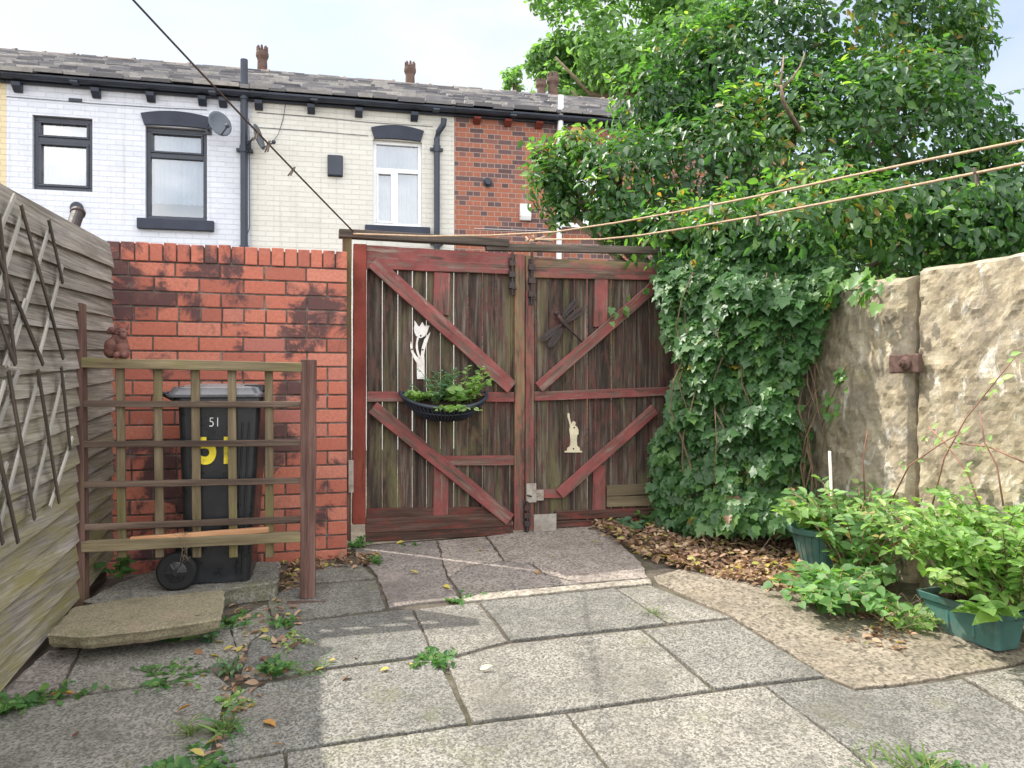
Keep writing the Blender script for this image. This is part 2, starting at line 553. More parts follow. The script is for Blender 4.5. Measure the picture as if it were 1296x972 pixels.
M['slat_light'] = wood('slat_light', (0.30, 0.275, 0.24), (0.43, 0.40, 0.355), (0.56, 0.52, 0.47), 'x')

# weathered feather-edge fence: grey above, green algae below
m = Mat('fence_board', 0.9, 0.15)
v = m.coord((1.8, 40, 85)); vb = m.coord()
grain = m.noise(v, 1, 7, 0.68, 0.5)
tt = m.attr()
c = m.ramp(grain, [(0.3, (0.11, 0.10, 0.093)), (0.5, (0.32, 0.30, 0.28)), (0.7, (0.52, 0.495, 0.465))])
c = m.mix(1.0, c, m.ramp(tt, [(0, (0.72, 0.68, 0.64)), (1, (1.2, 1.15, 1.1))]), 'MULTIPLY')
c = m.mix(m.ramp(m.noise(m.coord((1.0, 1, 7)), 1.6, 5, 0.7), [(0.45, 0.0), (0.7, 0.75)]), c, (0.12, 0.105, 0.095))
zz = m.axis(vb, 2)
hz = m.math('MULTIPLY', zz, 0.5)
am = m.math('MULTIPLY', m.ramp(hz, [(0.3, 0.95), (0.8, 0.12)]), m.ramp(m.noise(m.coord((1.5, 3, 9)), 1.5, 6, 0.7), [(0.38, 0.0), (0.62, 1.0)]))
c = m.mix(am, c, m.mix(m.noise(v, 2), (0.17, 0.155, 0.055), (0.31, 0.27, 0.13)))
m.col(c); m.bump(grain, 0.8, 0.006)
M['fence'] = m.m

M['rust'] = simple('rusty_iron', (0.105, 0.062, 0.05), 0.8, 0.3, 0.5, 25, bump=0.6)
M['dark_iron'] = simple('dark_iron', (0.035, 0.026, 0.024), 0.6, 0.4, 0.4, 20, dirt=(0.09, 0.035, 0.025), bump=0.4)
M['galv'] = simple('galvanised_plate', (0.36, 0.33, 0.29), 0.55, 0.4, 0.3, 14, metal=0.3, dirt=(0.2, 0.12, 0.08))  # near-black strip added so the sunlit gap between the slabs stays dark
M['white_metal'] = simple('white_metal', (0.76, 0.72, 0.69), 0.5, 0.4, 0.1, 14, dirt=(0.5, 0.42, 0.36))
M['cream_metal'] = simple('cream_metal', (0.58, 0.52, 0.36), 0.55, 0.4, 0.15, 18, dirt=(0.33, 0.27, 0.16))
M['bin'] = simple('black_bin_plastic', (0.017, 0.018, 0.021), 0.34, 0.5, 0.25, 6)
M['tyre'] = simple('black_rubber', (0.014, 0.014, 0.015), 0.7, 0.3, 0.3, 10)
M['lid'] = simple('lid_sky_sheen', (0.10, 0.10, 0.11), 0.3, 1.0, 0.2, 6)  # black lid lightened in colour to stand for its pale sky reflection
M['yellow'] = simple('yellow_number', (0.80, 0.64, 0.04), 0.55, 0.3, 0.15, 22, dirt=(0.25, 0.2, 0.05))
M['white_paint'] = simple('white_number', (0.75, 0.74, 0.72), 0.6, 0.3, 0.1, 30)
M['terracotta'] = simple('terracotta', (0.165, 0.075, 0.06), 0.8, 0.25, 0.35, 40, dirt=(0.075, 0.045, 0.045), bump=0.4)
M['green_plastic'] = simple('green_planter_plastic', (0.055, 0.135, 0.118), 0.55, 0.35, 0.3, 7, dirt=(0.16, 0.18, 0.15))
M['rope'] = simple('orange_rope', (0.42, 0.30, 0.20), 0.8, 0.2, 0.3, 60)
M['wire'] = simple('brown_line', (0.075, 0.05, 0.042), 0.7, 0.2, 0.3, 40)
M['peg_dark'] = simple('weathered_peg_wood', (0.10, 0.08, 0.065), 0.85, 0.2, 0.3, 40)
M['peg_pale'] = simple('pale_peg_wood', (0.42, 0.4, 0.37), 0.85, 0.2, 0.3, 40)
M['cane'] = simple('pale_cane', (0.62, 0.56, 0.45), 0.7, 0.2, 0.15, 20)
M['dry_root'] = simple('dry_root', (0.22, 0.17, 0.12), 0.9, 0.1, 0.3, 30)
M['twig'] = simple('twig_bark', (0.15, 0.105, 0.07), 0.9, 0.1, 0.4, 30)
M['twig_red'] = simple('bramble_stem', (0.30, 0.16, 0.12), 0.8, 0.2, 0.35, 20)
M['bark'] = simple('ivy_bark', (0.20, 0.155, 0.11), 0.95, 0.1, 0.45, 18, bump=0.8)
M['soil'] = simple('potting_soil', (0.04, 0.028, 0.02), 0.98, 0.05, 0.5, 60, bump=0.8)
M['stem'] = simple('green_stem', (0.12, 0.15, 0.05), 0.7, 0.2, 0.3, 20)
M['dark_gap'] = simple('joint_shade', (0.012, 0.010, 0.008), 0.98, 0.05, 0.4, 40)
M['liner'] = simple('basket_liner', (0.022, 0.022, 0.024), 0.6, 0.3, 0.4, 30, bump=0.6)

# -- ground materials
m = Mat('yard_soil', 0.97, 0.05)
v = m.coord()
c = m.ramp(m.noise(v, 5, 8, 0.75), [(0.3, (0.05, 0.043, 0.035)), (0.5, (0.115, 0.098, 0.08)), (0.7, (0.19, 0.165, 0.135))])
c = m.mix(m.ramp(m.noise(v, 2.2, 6, 0.7), [(0.5, 0.0), (0.7, 0.7)]), c, (0.07, 0.078, 0.03))
m.col(c); m.bump(m.noise(v, 30, 6, 0.7), 0.9, 0.02)
M['ground'] = m.m


def paving(name, base, dark, light, warm, agg=150, moss=0.3, blotch=0.55):
    m = Mat(name, 0.88, 0.25)
    v = m.coord()
    fine = m.noise(v, agg, 3, 0.65)
    ag = m.vor(v, agg * 0.9, out='Color')
    bw = m.new('ShaderNodeRGBToBW'); m.lk(ag, bw.inputs[0])
    sp = m.math('ADD', m.math('MULTIPLY', fine, 0.65), m.math('MULTIPLY', bw.outputs[0], 0.35))
    c = m.ramp(sp, [(0.33, dark), (0.47, base), (0.60, light)])
    c = m.mix(1.0, c, m.ramp(m.attr(), [(0, (0.80, 0.81, 0.82)), (1, (1.16, 1.13, 1.08))]), 'MULTIPLY')
    big = m.noise(v, 1.7, 8, 0.72, 0.3)
    c = m.mix(m.ramp(big, [(0.45, 0.0), (0.68, blotch)]), c, tuple(x * 0.5 for x in base))
    c = m.mix(m.ramp(m.noise(v, 3.3, 7, 0.7), [(0.52, 0.0), (0.72, 0.4)]), c, warm)
    c = m.mix(m.ramp(m.noise(v, 7.5, 8, 0.78), [(0.5, 0.0), (0.66, 0.5)]), c, tuple(x * 0.42 for x in base))
    mo = m.noise(v, 2.4, 8, 0.74)
    c = m.mix(m.ramp(mo, [(0.56, 0.0), (0.7, moss)]), c, (0.12, 0.125, 0.05))
    m.col(c)
    m.bump(m.math('ADD', sp, m.math('MULTIPLY', m.noise(v, 12, 5), 1.4)), 0.5, 0.006)
    return m.m


M['slab'] = paving('concrete_slab', (0.152, 0.146, 0.13), (0.075, 0.072, 0.064), (0.275, 0.264, 0.238), (0.165, 0.147, 0.115), 135, 0.45, 0.6)
M['slab_mossy'] = paving('mossy_concrete', (0.17, 0.162, 0.142), (0.088, 0.084, 0.075), (0.29, 0.278, 0.245), (0.14, 0.13, 0.08), 120, 0.6, 0.55)
M['pink'] = paving('pink_concrete', (0.245, 0.21, 0.185), (0.115, 0.096, 0.085), (0.37, 0.325, 0.29), (0.33, 0.275, 0.24), 90, 0.15, 0.8)
M['pebble'] = paving('pebbled_concrete', (0.21, 0.18, 0.14), (0.085, 0.072, 0.058), (0.33, 0.285, 0.225), (0.22, 0.172, 0.11), 75, 0.25, 0.6)
M['pale_lit_edge'] = paving('pale_lit_concrete', (0.26, 0.235, 0.20), (0.14, 0.125, 0.105), (0.36, 0.33, 0.285), (0.27, 0.23, 0.175), 70, 0.1, 0.3)
M['flag'] = paving('mossy_stone_flag', (0.22, 0.195, 0.13), (0.15, 0.13, 0.088), (0.29, 0.255, 0.17), (0.34, 0.23, 0.19), 160, 0.7, 0.3)

m = Mat('sandstone', 0.93, 0.15)
v = m.coord()
n1 = m.noise(v, 1.8, 8, 0.68, 0.4); n2 = m.noise(v, 9, 7, 0.7); n3 = m.noise(m.coord((2.4, 1, 1.1)), 3.4, 8, 0.75, 0.9)
c = m.ramp(n2, [(0.33, (0.16, 0.125, 0.078)), (0.5, (0.345, 0.285, 0.18)), (0.66, (0.50, 0.44, 0.31))])
c = m.mix(m.ramp(n1, [(0.45, 0.0), (0.68, 0.6)]), c, (0.20, 0.165, 0.11))
c = m.mix(m.ramp(n3, [(0.55, 0.0), (0.63, 0.9)]), c, (0.64, 0.61, 0.54))
c = m.mix(m.ramp(m.noise(v, 3.1, 9, 0.8), [(0.5, 0.0), (0.62, 0.75)]), c, (0.12, 0.10, 0.075))
c = m.mix(m.math('MULTIPLY', m.attr(), m.ramp(m.noise(v, 5, 6, 0.7), [(0.35, 0.1), (0.6, 0.6)])), c, (0.34, 0.30, 0.26))
m.col(c)
m.bump(m.math('ADD', m.noise(v, 14, 8, 0.72), m.math('MULTIPLY', m.noise(v, 60, 4), 0.4)), 0.6, 0.011)
M['stone'] = m.m

# -- foliage
M['ivy'] = leafmat('ivy_leaf', [(0, (0.035, 0.085, 0.025)), (0.5, (0.06, 0.14, 0.048)), (0.9, (0.14, 0.25, 0.07)), (0.955, (0.15, 0.26, 0.07)), (0.965, (0.42, 0.33, 0.045)), (0.985, (0.40, 0.27, 0.05)), (0.99, (0.16, 0.085, 0.04))], 0.34, 0.42, 0.4)
M['bush'] = leafmat('tree_ivy_leaf', [(0, (0.026, 0.068, 0.024)), (0.5, (0.050, 0.118, 0.044)), (0.8, (0.105, 0.20, 0.058)), (0.975, (0.24, 0.35, 0.085)), (0.985, (0.45, 0.33, 0.05)), (0.993, (0.3, 0.17, 0.05))], 0.42, 0.38, 0.5)
M['shrub'] = leafmat('shrub_leaf', [(0, (0.10, 0.18, 0.05)), (0.5, (0.20, 0.33, 0.105)), (0.9, (0.31, 0.43, 0.16)), (1, (0.42, 0.47, 0.22))], 0.38, 0.5, 0.35)
M['shrub2'] = leafmat('shrub_leaf_mid', [(0, (0.06, 0.13, 0.045)), (0.5, (0.13, 0.25, 0.085)), (0.85, (0.22, 0.36, 0.13)), (0.95, (0.36, 0.40, 0.15)), (1, (0.40, 0.30, 0.12))], 0.36, 0.5, 0.35)
M['weed'] = leafmat('weed_leaf', [(0, (0.035, 0.10, 0.03)), (0.6, (0.07, 0.17, 0.045)), (1, (0.16, 0.25, 0.07))], 0.3, 0.5, 0.3)
M['blue_weed'] = leafmat('grey_green_leaf', [(0, (0.05, 0.11, 0.055)), (0.6, (0.09, 0.18, 0.10)), (1, (0.18, 0.27, 0.12))], 0.3, 0.5, 0.3)
M['grass'] = leafmat('grass_blade', [(0, (0.06, 0.12, 0.03)), (0.7, (0.14, 0.2, 0.06)), (1, (0.34, 0.32, 0.15))], 0.3, 0.55, 0.3)
M['far_leaf'] = leafmat('far_tree_leaf', [(0, (0.10, 0.17, 0.085)), (0.5, (0.15, 0.25, 0.115)), (1, (0.21, 0.33, 0.14))], 0.4, 0.6, 0.25)
M['dead'] = leafmat('dead_leaf', [(0, (0.13, 0.08, 0.058)), (0.35, (0.28, 0.175, 0.12)), (0.7, (0.44, 0.30, 0.205)), (0.88, (0.54, 0.41, 0.27)), (0.93, (0.45, 0.36, 0.09)), (1, (0.32, 0.36, 0.10))], 0.25, 0.7, 0.2, (1.6, 1.4, 1.0))

# ------------------------------------------------------------------ leaves
T_OVAL = (np.array([(0, 0, 0), (-.22, .22, .05), (-.27, .45, .06), (-.16, .75, .03), (0, 1, -.08), (.16, .75, .03), (.27, .45, .06), (.22, .22, .05), (0, .45, -.02)], float),
          [(0, 8, 2, 1), (8, 4, 3, 2), (0, 7, 6, 8), (8, 6, 5, 4)])
T_IVY = (np.array([(0, 0, 0), (-.28, -.12, .0), (-.52, .16, .04), (-.33, .30, .06), (-.40, .60, .03), (-.23, .66, .05), (0, 1.0, -.06),
                   (.23, .66, .05), (.40, .60, .03), (.33, .30, .06), (.52, .16, .04), (.28, -.12, .0), (0, .4, -.02)], float),
         [(0, 12, 2, 1), (12, 3, 2), (12, 5, 4, 3), (12, 6, 5), (0, 11, 10, 12), (12, 10, 9), (12, 9, 8, 7), (12, 7, 6)])
T_BLADE = (np.array([(-.03, 0, 0), (.03, 0, 0), (.035, .4, .05), (-.035, .4, .05), (.022, .75, .02), (-.022, .75, .02), (0, 1, -.1)], float),
           [(0, 1, 2, 3), (3, 2, 4, 5), (5, 4, 6)])
T_HEART = (np.array([(0, 0, 0), (-.22, -.08, .02), (-.42, .15, .05), (-.38, .45, .06), (-.18, .75, .03), (0, 1, -.07), (.18, .75, .03), (.38, .45, .06), (.42, .15, .05), (.22, -.08, .02), (0, .4, -.03)], float),
           [(0, 10, 2, 1), (10, 4, 3, 2), (10, 5, 4), (0, 9, 8, 10), (10, 8, 7, 6), (10, 6, 5)])


def leaf_mesh(name, tmpl, pos, nrm, dirv, size, tint, mat, parent=None, extra=None):
    """one mesh of many leaves; extra = MB with stems, merged in front? (kept separate)"""
    tv, tf = tmpl
    pos = np.asarray(pos, float); nrm = np.asarray(nrm, float); dirv = np.asarray(dirv, float)
    size = np.asarray(size, float)
    nrm /= np.linalg.norm(nrm, axis=1)[:, None] + 1e-9
    dirv = dirv - nrm * np.sum(dirv * nrm, 1)[:, None]
    dirv /= np.linalg.norm(dirv, axis=1)[:, None] + 1e-9
    side = np.cross(dirv, nrm)
    curl = rng.uniform(0.3, 2.2, len(pos))[:, None]
    wid = rng.uniform(0.8, 1.15, len(pos))[:, None]
    vs = (pos[:, None, :] + (side[:, None, :] * (tv[None, :, 0:1] * wid[:, None, :]) + dirv[:, None, :] * tv[None, :, 1:2]
          + nrm[:, None, :] * (tv[None, :, 2:3] * curl[:, None, :])) * size[:, None, None])
    n, k = len(pos), len(tv)
    vs = vs.reshape(-1, 3)
    loops = np.concatenate([np.array(f) for f in tf])
    lens = np.array([len(f) for f in tf])
    allloops = (loops[None, :] + (np.arange(n) * k)[:, None]).reshape(-1)
    alllens = np.tile(lens, n)
    starts = np.concatenate([[0], np.cumsum(alllens)[:-1]])
    me = bpy.data.meshes.new(name)
    me.vertices.add(len(vs)); me.vertices.foreach_set('co', vs.reshape(-1))
    me.loops.add(len(allloops)); me.loops.foreach_set('vertex_index', allloops.astype(np.int32))
    me.polygons.add(len(alllens)); me.polygons.foreach_set('loop_start', starts.astype(np.int32))
    me.polygons.foreach_set('loop_total', alllens.astype(np.int32))
    me.update(); me.validate()
    at = me.attributes.new('tint', 'FLOAT', 'FACE')
    at.data.foreach_set('value', np.repeat(np.asarray(tint, float), len(tf)))
    me.materials.append(mat)
    o = bpy.data.objects.new(name, me)
    COL.objects.link(o)
    if parent: o.parent = parent
    return o


def rnd_dir(n):
    d = rng.normal(size=(n, 3))
    return d / np.linalg.norm(d, axis=1)[:, None]


def plant(name, base, stems, leaf_size, tmpl, mat, label, cat, group=None, h=0.2, spread=0.12, per=8, stem_mat='stem', stem_r=0.0025,
          droop=0.3, flat=0.6, start=0.15, lean=(0, 0), part='foliage', bias=None, size_fall=0.35):
    """a plant: arching stems from one base with leaves along them"""
    root = empty(name, base)
    sm = MB(); pos = []; nr = []; di = []; sz = []; tn = []
    for i in range(stems):
        a = random.uniform(0, 2 * math.pi) if bias is None else random.gauss(bias, 0.9)
        hh = h * random.uniform(0.55, 1.1); sp = spread * random.uniform(0.4, 1.2)
        p0 = Vector((random.uniform(-1, 1) * spread * 0.15, random.uniform(-1, 1) * spread * 0.15, -0.01))
        pts = []
        for k in range(7):
            t = k / 6
            pts.append(p0 + Vector((math.cos(a) * sp * t + lean[0] * t * t, math.sin(a) * sp * t + lean[1] * t * t, hh * (t - droop * t * t * t))))
        sm.tube(pts, [stem_r * (1.1 - 0.7 * k / 6) for k in range(7)], 5)
        for k in range(per):
            t = start + (1 - start) * (k + random.random() * 0.6) / per
            i0 = min(int(t * 6), 5); fr = min(t * 6 - i0, 1)
            p = pts[i0].lerp(pts[i0 + 1], fr)
            tg = (pts[i0 + 1] - pts[i0]).normalized()
            sd = Vector((-math.sin(a), math.cos(a), 0)) * (1 if k % 2 else -1)
            d = sd * random.uniform(0.5, 1) + tg * random.uniform(0.2, 0.9) + Vector((random.gauss(0, .3), random.gauss(0, .3), random.gauss(0, .2)))
            nn = Vector((random.gauss(0, 1 - flat), random.gauss(0, 1 - flat) - 0.25, 0.9))
            pos.append(p); di.append(d); nr.append(nn)
            sz.append(leaf_size * random.uniform(0.6, 1.15) * (1 - size_fall * t)); tn.append(min(1, max(0, random.gauss(0.5, 0.25))))
    sm.build('stem', M[stem_mat], root, smooth=True, fix=False)
    leaf_mesh(part, tmpl, pos, nr, di, sz, tn, M[mat], root)
    tag(root, label, cat, group)
    return root

# ================================================================== THE SETTING
# ground sheet
gm = MB()
xs = [-400, -150, -60, -25, -12] + [-6 + 0.25 * i for i in range(49)] + [12, 25, 60, 150, 400]
ys = [-400, -150, -40, -10, -3] + [-1 + 0.17 * i for i in range(41)] + [6.6, 8, 10, 14, 25, 60, 150, 500]
gv = []
for y in ys:
    for x in xs:
        z = zg(x, y) - 0.010
        if abs(x) < 6.1 and 0 < y < 6.5:
            z += 0.004 * mnoise.noise(Vector((x * 3, y * 3, 0)))
        gv.append((x, y, z))
w_ = len(xs)
gm.add(gv, [(j * w_ + i, j * w_ + i + 1, (j + 1) * w_ + i + 1, (j + 1) * w_ + i) for j in range(len(ys) - 1) for i in range(w_ - 1)])
tag(gm.build('ground', M['ground'], smooth=True), kind='structure')


def slabs(name, polys, mat, bevel=0.0035, jit=0.004, thick=0.06, rag=0.004):
    mb = MB()
    for k, poly in enumerate(polys):
        pts = [G(px, py) for px, py in poly]
        dz = random.uniform(0, jit)
        out = []
        n = len(pts)
        for i in range(n):                       # ragged edges
            a, b = pts[i], pts[(i + 1) % n]
            seg = max(1, int((b - a).length / 0.05))
            for j in range(seg):
                p = a.lerp(b, j / seg)
                if j: p = p + Vector((random.uniform(-rag, rag), random.uniform(-rag, rag), 0))
                out.append(p)
        c = sum(out, Vector()) / len(out)
        out = [p + (c - p).normalized() * 0.003 + Vector((0, 0, dz)) for p in out]
        mb.prism(out, (0, 0, -thick), tint=random.random())
    o = mb.build(name, mat, bevel=bevel)
    return tag(o, kind='structure')


slabs('paving', [
    [(268, 965), (288, 892), (312, 870), (339, 864), (371, 859), (395, 851), (535, 833), (558, 838), (592, 915), (361, 949), (300, 961)],
    [(318, 812), (345, 792), (395, 785), (496, 773), (522, 771), (547, 827), (535, 829), (395, 847), (335, 858), (303, 858)],
    [(523, 771), (604, 762), (643, 811), (562, 833), (549, 826)],
    [(607, 762), (740, 749), (778, 745), (843, 789), (812, 793), (646, 811)],
    [(781, 745), (821, 740), (925, 781), (846, 788)],
    [(563, 836), (645, 815), (811, 797), (901, 873), (716, 899), (597, 914)],
    [(814, 797), (926, 784), (1043, 856), (967, 864), (905, 872)],
    [(220, 1300), (262, 972), (358, 954), (360, 975), (361, 1300)],
    [(364, 1300), (363, 952), (595, 918), (715, 903), (768, 972), (960, 1300)],
    [(718, 903), (903, 876), (966, 868), (1075, 949), (1400, 1250), (970, 1300), (770, 971)],
    [(969, 868), (1043, 859), (1082, 874), (1140, 869), (1216, 859), (1295, 903), (1420, 987), (1600, 1150), (1410, 1250), (1077, 948)],
    [(1220, 857), (1275, 846), (1340, 830), (1700, 1050), (1610, 1150), (1430, 985), (1298, 901)],
], M['slab'], rag=0.004)
slabs('paving', [
    [(-200, 905), (70, 884), (204, 867), (264, 846), (296, 872), (283, 892), (262, 970), (215, 1300), (-500, 1300)],
    [(286, 788), (338, 764), (344, 790), (317, 811), (303, 834), (294, 800)],
    [(104, 820), (200, 806), (292, 792), (302, 830), (262, 845), (204, 864), (72, 881)],
    [(399, 737), (396, 722), (425, 714), (455, 712), (475, 731)],
    [(345, 788), (338, 762), (362, 743), (399, 740), (476, 734), (488, 770), (395, 782)],
], M['slab_mossy'], rag=0.006)
slabs('paving', [[(-10, 885), (28, 850), (62, 823), (101, 820), (70, 880)]], M['pink'], rag=0.006)
slabs('gate_apron', [
    [(492, 768), (478, 732), (462, 712), (446, 692), (552, 684), (566, 731), (583, 758)],
    [(553.5, 684), (614, 679), (637, 709), (590, 716.5), (567.5, 730)],
    [(615.5, 679), (664, 672), (745, 664), (780, 682), (812, 712), (821, 731), (738, 738), (692, 727), (674, 713.5), (638.5, 709.5)],
    [(569, 731), (591, 717.5), (638, 710.5), (673, 714.5), (691, 728), (737, 738.5), (607, 750), (585, 757)],
], M['pink'], rag=0.008, bevel=0.004)
slabs('gate_apron', [[(585, 758.5), (607, 751), (738, 739.5), (822, 732), (826, 738), (740, 745.5), (607, 759.5), (590, 761)]], M['pale_lit_edge'], rag=0.005, bevel=0.004)  # sunlight on the apron's front edge put in as a paler colour
slabs('pebble_strip', [[(832, 737), (827, 729), (880, 715), (1010, 730), (1100, 760), (1200, 790), (1330, 822), (1275, 843), (1140, 866), (1083, 871), (1045, 855), (928, 781)]], M['pebble'], rag=0.006)

# ================================================================== THE TERRACE BEHIND
HF = Frame(0, 12.2, 12.5)
ZE = CZ + 334 / FOC * 12.2            # underside of the gutter
ZB = 0.44
RUN, TANR = 3.1, 0.458


def hx(px, py=300): return HF.hit(px, py)[0]


def wall_mesh(name, u0, u1, z0, z1, holes, mat, parent, thick=0.28):
    mb = MB()
    us = sorted(set([u0, u1] + [h[0] for h in holes] + [h[1] for h in holes]))
    zs = sorted(set([z0, z1] + [h[2] for h in holes] + [h[3] for h in holes]))
    for i in range(len(us) - 1):
        for j in range(len(zs) - 1):
            cu, cz = (us[i] + us[i + 1]) / 2, (zs[j] + zs[j + 1]) / 2
            if any(h[0] < cu < h[1] and h[2] < cz < h[3] for h in holes): continue
            mb.add([(us[i], 0, zs[j]), (us[i + 1], 0, zs[j]), (us[i + 1], 0, zs[j + 1]), (us[i], 0, zs[j + 1])], [(0, 1, 2, 3)])
            mb.add([(us[i], thick, zs[j]), (us[i + 1], thick, zs[j]), (us[i + 1], thick, zs[j + 1]), (us[i], thick, zs[j + 1])], [(3, 2, 1, 0)])
    for (a, b, c, d) in holes:
        mb.add([(a, 0, c), (b, 0, c), (b, 0, d), (a, 0, d), (a, thick, c), (b, thick, c), (b, thick, d), (a, thick, d)],
               [(0, 4, 5, 1), (1, 5, 6, 2), (2, 6, 7, 3), (3, 7, 4, 0)])
    for (a, s) in ((u0, 1), (u1, -1)):
        mb.add([(a, 0, z0), (a, thick, z0), (a, thick, z1), (a, 0, z1)], [(0, 1, 2, 3) if s > 0 else (3, 2, 1, 0)])
    D = 2 * RUN
    bk_ = MB(); bk_.box(u0, u1, D - 0.2, D, z0, z1); bk_.build('rear_wall', mat, parent)
    return mb.build(name, mat, parent, fix=False)


def window(house, u0, u1, z0, z1, style, fmat, sill=None, lintel=None, curtain=0.75, bars=0.06):
    """frame set in the opening, panes behind, a net curtain in the room"""
    fr = MB(); V0, V1 = 0.06, 0.13
    b = bars

    def bar(a0, a1, c0, c1, v0=V0, v1=V1): fr.box(a0, a1, v0, v1, c0, c1)
    bar(u0, u1, z0, z0 + b); bar(u0, u1, z1 - b, z1); bar(u0, u0 + b, z0 + b, z1 - b); bar(u1 - b, u1, z0 + b, z1 - b)
    zt = z0 + (z1 - z0) * style['split']
    bar(u0 + b, u1 - b, zt - b * 0.6, zt + b * 0.6)
    if style.get('sash_low'):
        s = 0.035
        a0, a1, c0, c1 = u0 + b, u1 - b, z0 + b, zt - b * 0.6
        for q in ((a0, a1, c0, c0 + s), (a0, a1, c1 - s, c1), (a0, a0 + s, c0 + s, c1 - s), (a1 - s, a1, c0 + s, c1 - s)): bar(*q, V0 - 0.015, V1 - 0.02)
    if style.get('top'):
        s = 0.03
        a0, a1, c0, c1 = u0 + b, u1 - b, zt + b * 0.6, z1 - b
        for q in ((a0, a1, c0, c0 + s), (a0, a1, c1 - s, c1), (a0, a0 + s, c0 + s, c1 - s), (a1 - s, a1, c0 + s, c1 - s)): bar(*q, V0 - 0.015, V1 - 0.02)
    if style.get('mull'):
        um = u0 + (u1 - u0) * style['mull']
        bar(um - b * 0.7, um + b * 0.7, z0 + b, zt - b * 0.6)
        s = 0.03
        for (a0, a1) in ((u0 + b, um - b * 0.7), ):
            c0, c1 = z0 + b, zt - b * 0.6
            for q in ((a0, a1, c0, c0 + s), (a0, a1, c1 - s, c1), (a0, a0 + s, c0 + s, c1 - s), (a1 - s, a1, c0 + s, c1 - s)): bar(*q, V0 - 0.015, V1 - 0.02)
    f = fr.build('window', M[fmat], house, bevel=0.006)
    p = MB(); p.add([(u0 + b / 2, 0.1, z0 + b / 2), (u1 - b / 2, 0.1, z0 + b / 2), (u1 - b / 2, 0.1, z1 - b / 2), (u0 + b / 2, 0.1, z1 - b / 2)], [(0, 1, 2, 3)])
    p.build('pane', M['glass'], f, fix=False)
    c = MB(); n = 40
    zc0 = z0 + (z1 - z0) * (1 - curtain)
    c.grid(lambda s, t: (u0 - 0.05 + (u1 - u0 + 0.1) * s, 0.2 + 0.018 * math.sin(s * 62 + 2 * math.sin(s * 9)) + 0.01 * math.sin(s * 23), zc0 + (z1 - zc0) * t), 90, 1)
    c.build('curtain', M['curtain'], f, smooth=True, fix=False)
    r = MB()                                     # the shallow room behind
    a0, a1, c0, c1, v0, v1 = u0 - 0.4, u1 + 0.4, z0 - 0.3, z1 + 0.2, 0.29, 2.2
    r.add([(a0, v0, c0), (a1, v0, c0), (a1, v1, c0), (a0, v1, c0), (a0, v0, c1), (a1, v0, c1), (a1, v1, c1), (a0, v1, c1)],
          [(0, 1, 2, 3), (7, 6, 5, 4), (3, 2, 6, 7), (0, 3, 7, 4), (1, 5, 6, 2)])
    r.build('room', M['room'], f, fix=False)
    if sill:
        s = MB(); s.box(u0 - sill[0], u1 + sill[0], -0.07, 0.09, z0 - sill[1], z0 - 0.002)
        s.build('sill', M[sill[2]], house, bevel=0.008)
    if lintel:
        l = MB(); q = []
        ex, hh, rise = lintel
        for k in range(13):
            t = k / 12; q.append((u0 - ex + (u1 - u0 + 2 * ex) * t, -0.035, z1 + hh + rise * (1 - (2 * t - 1) ** 2)))
        q2 = [(u0 - ex + 0.05 + (u1 - u0 + 2 * ex - 0.1) * (1 - k / 12), -0.035, z1 + 0.004 + rise * 0.25 * (1 - (1 - 2 * k / 12) ** 2)) for k in range(13)]
        l.prism(q + q2, (0, 0.1, 0))
        l.build('lintel', M['navy_stone'], house, bevel=0.006)
    return f


def corner(px0, py0, px1, py1):
    """opening from its four photo edges, read in the wall plane"""
    u0, z1 = HF.hit(px0, py0); u1, z0 = HF.hit(px1, py1)
    return u0, u1, z0, z1


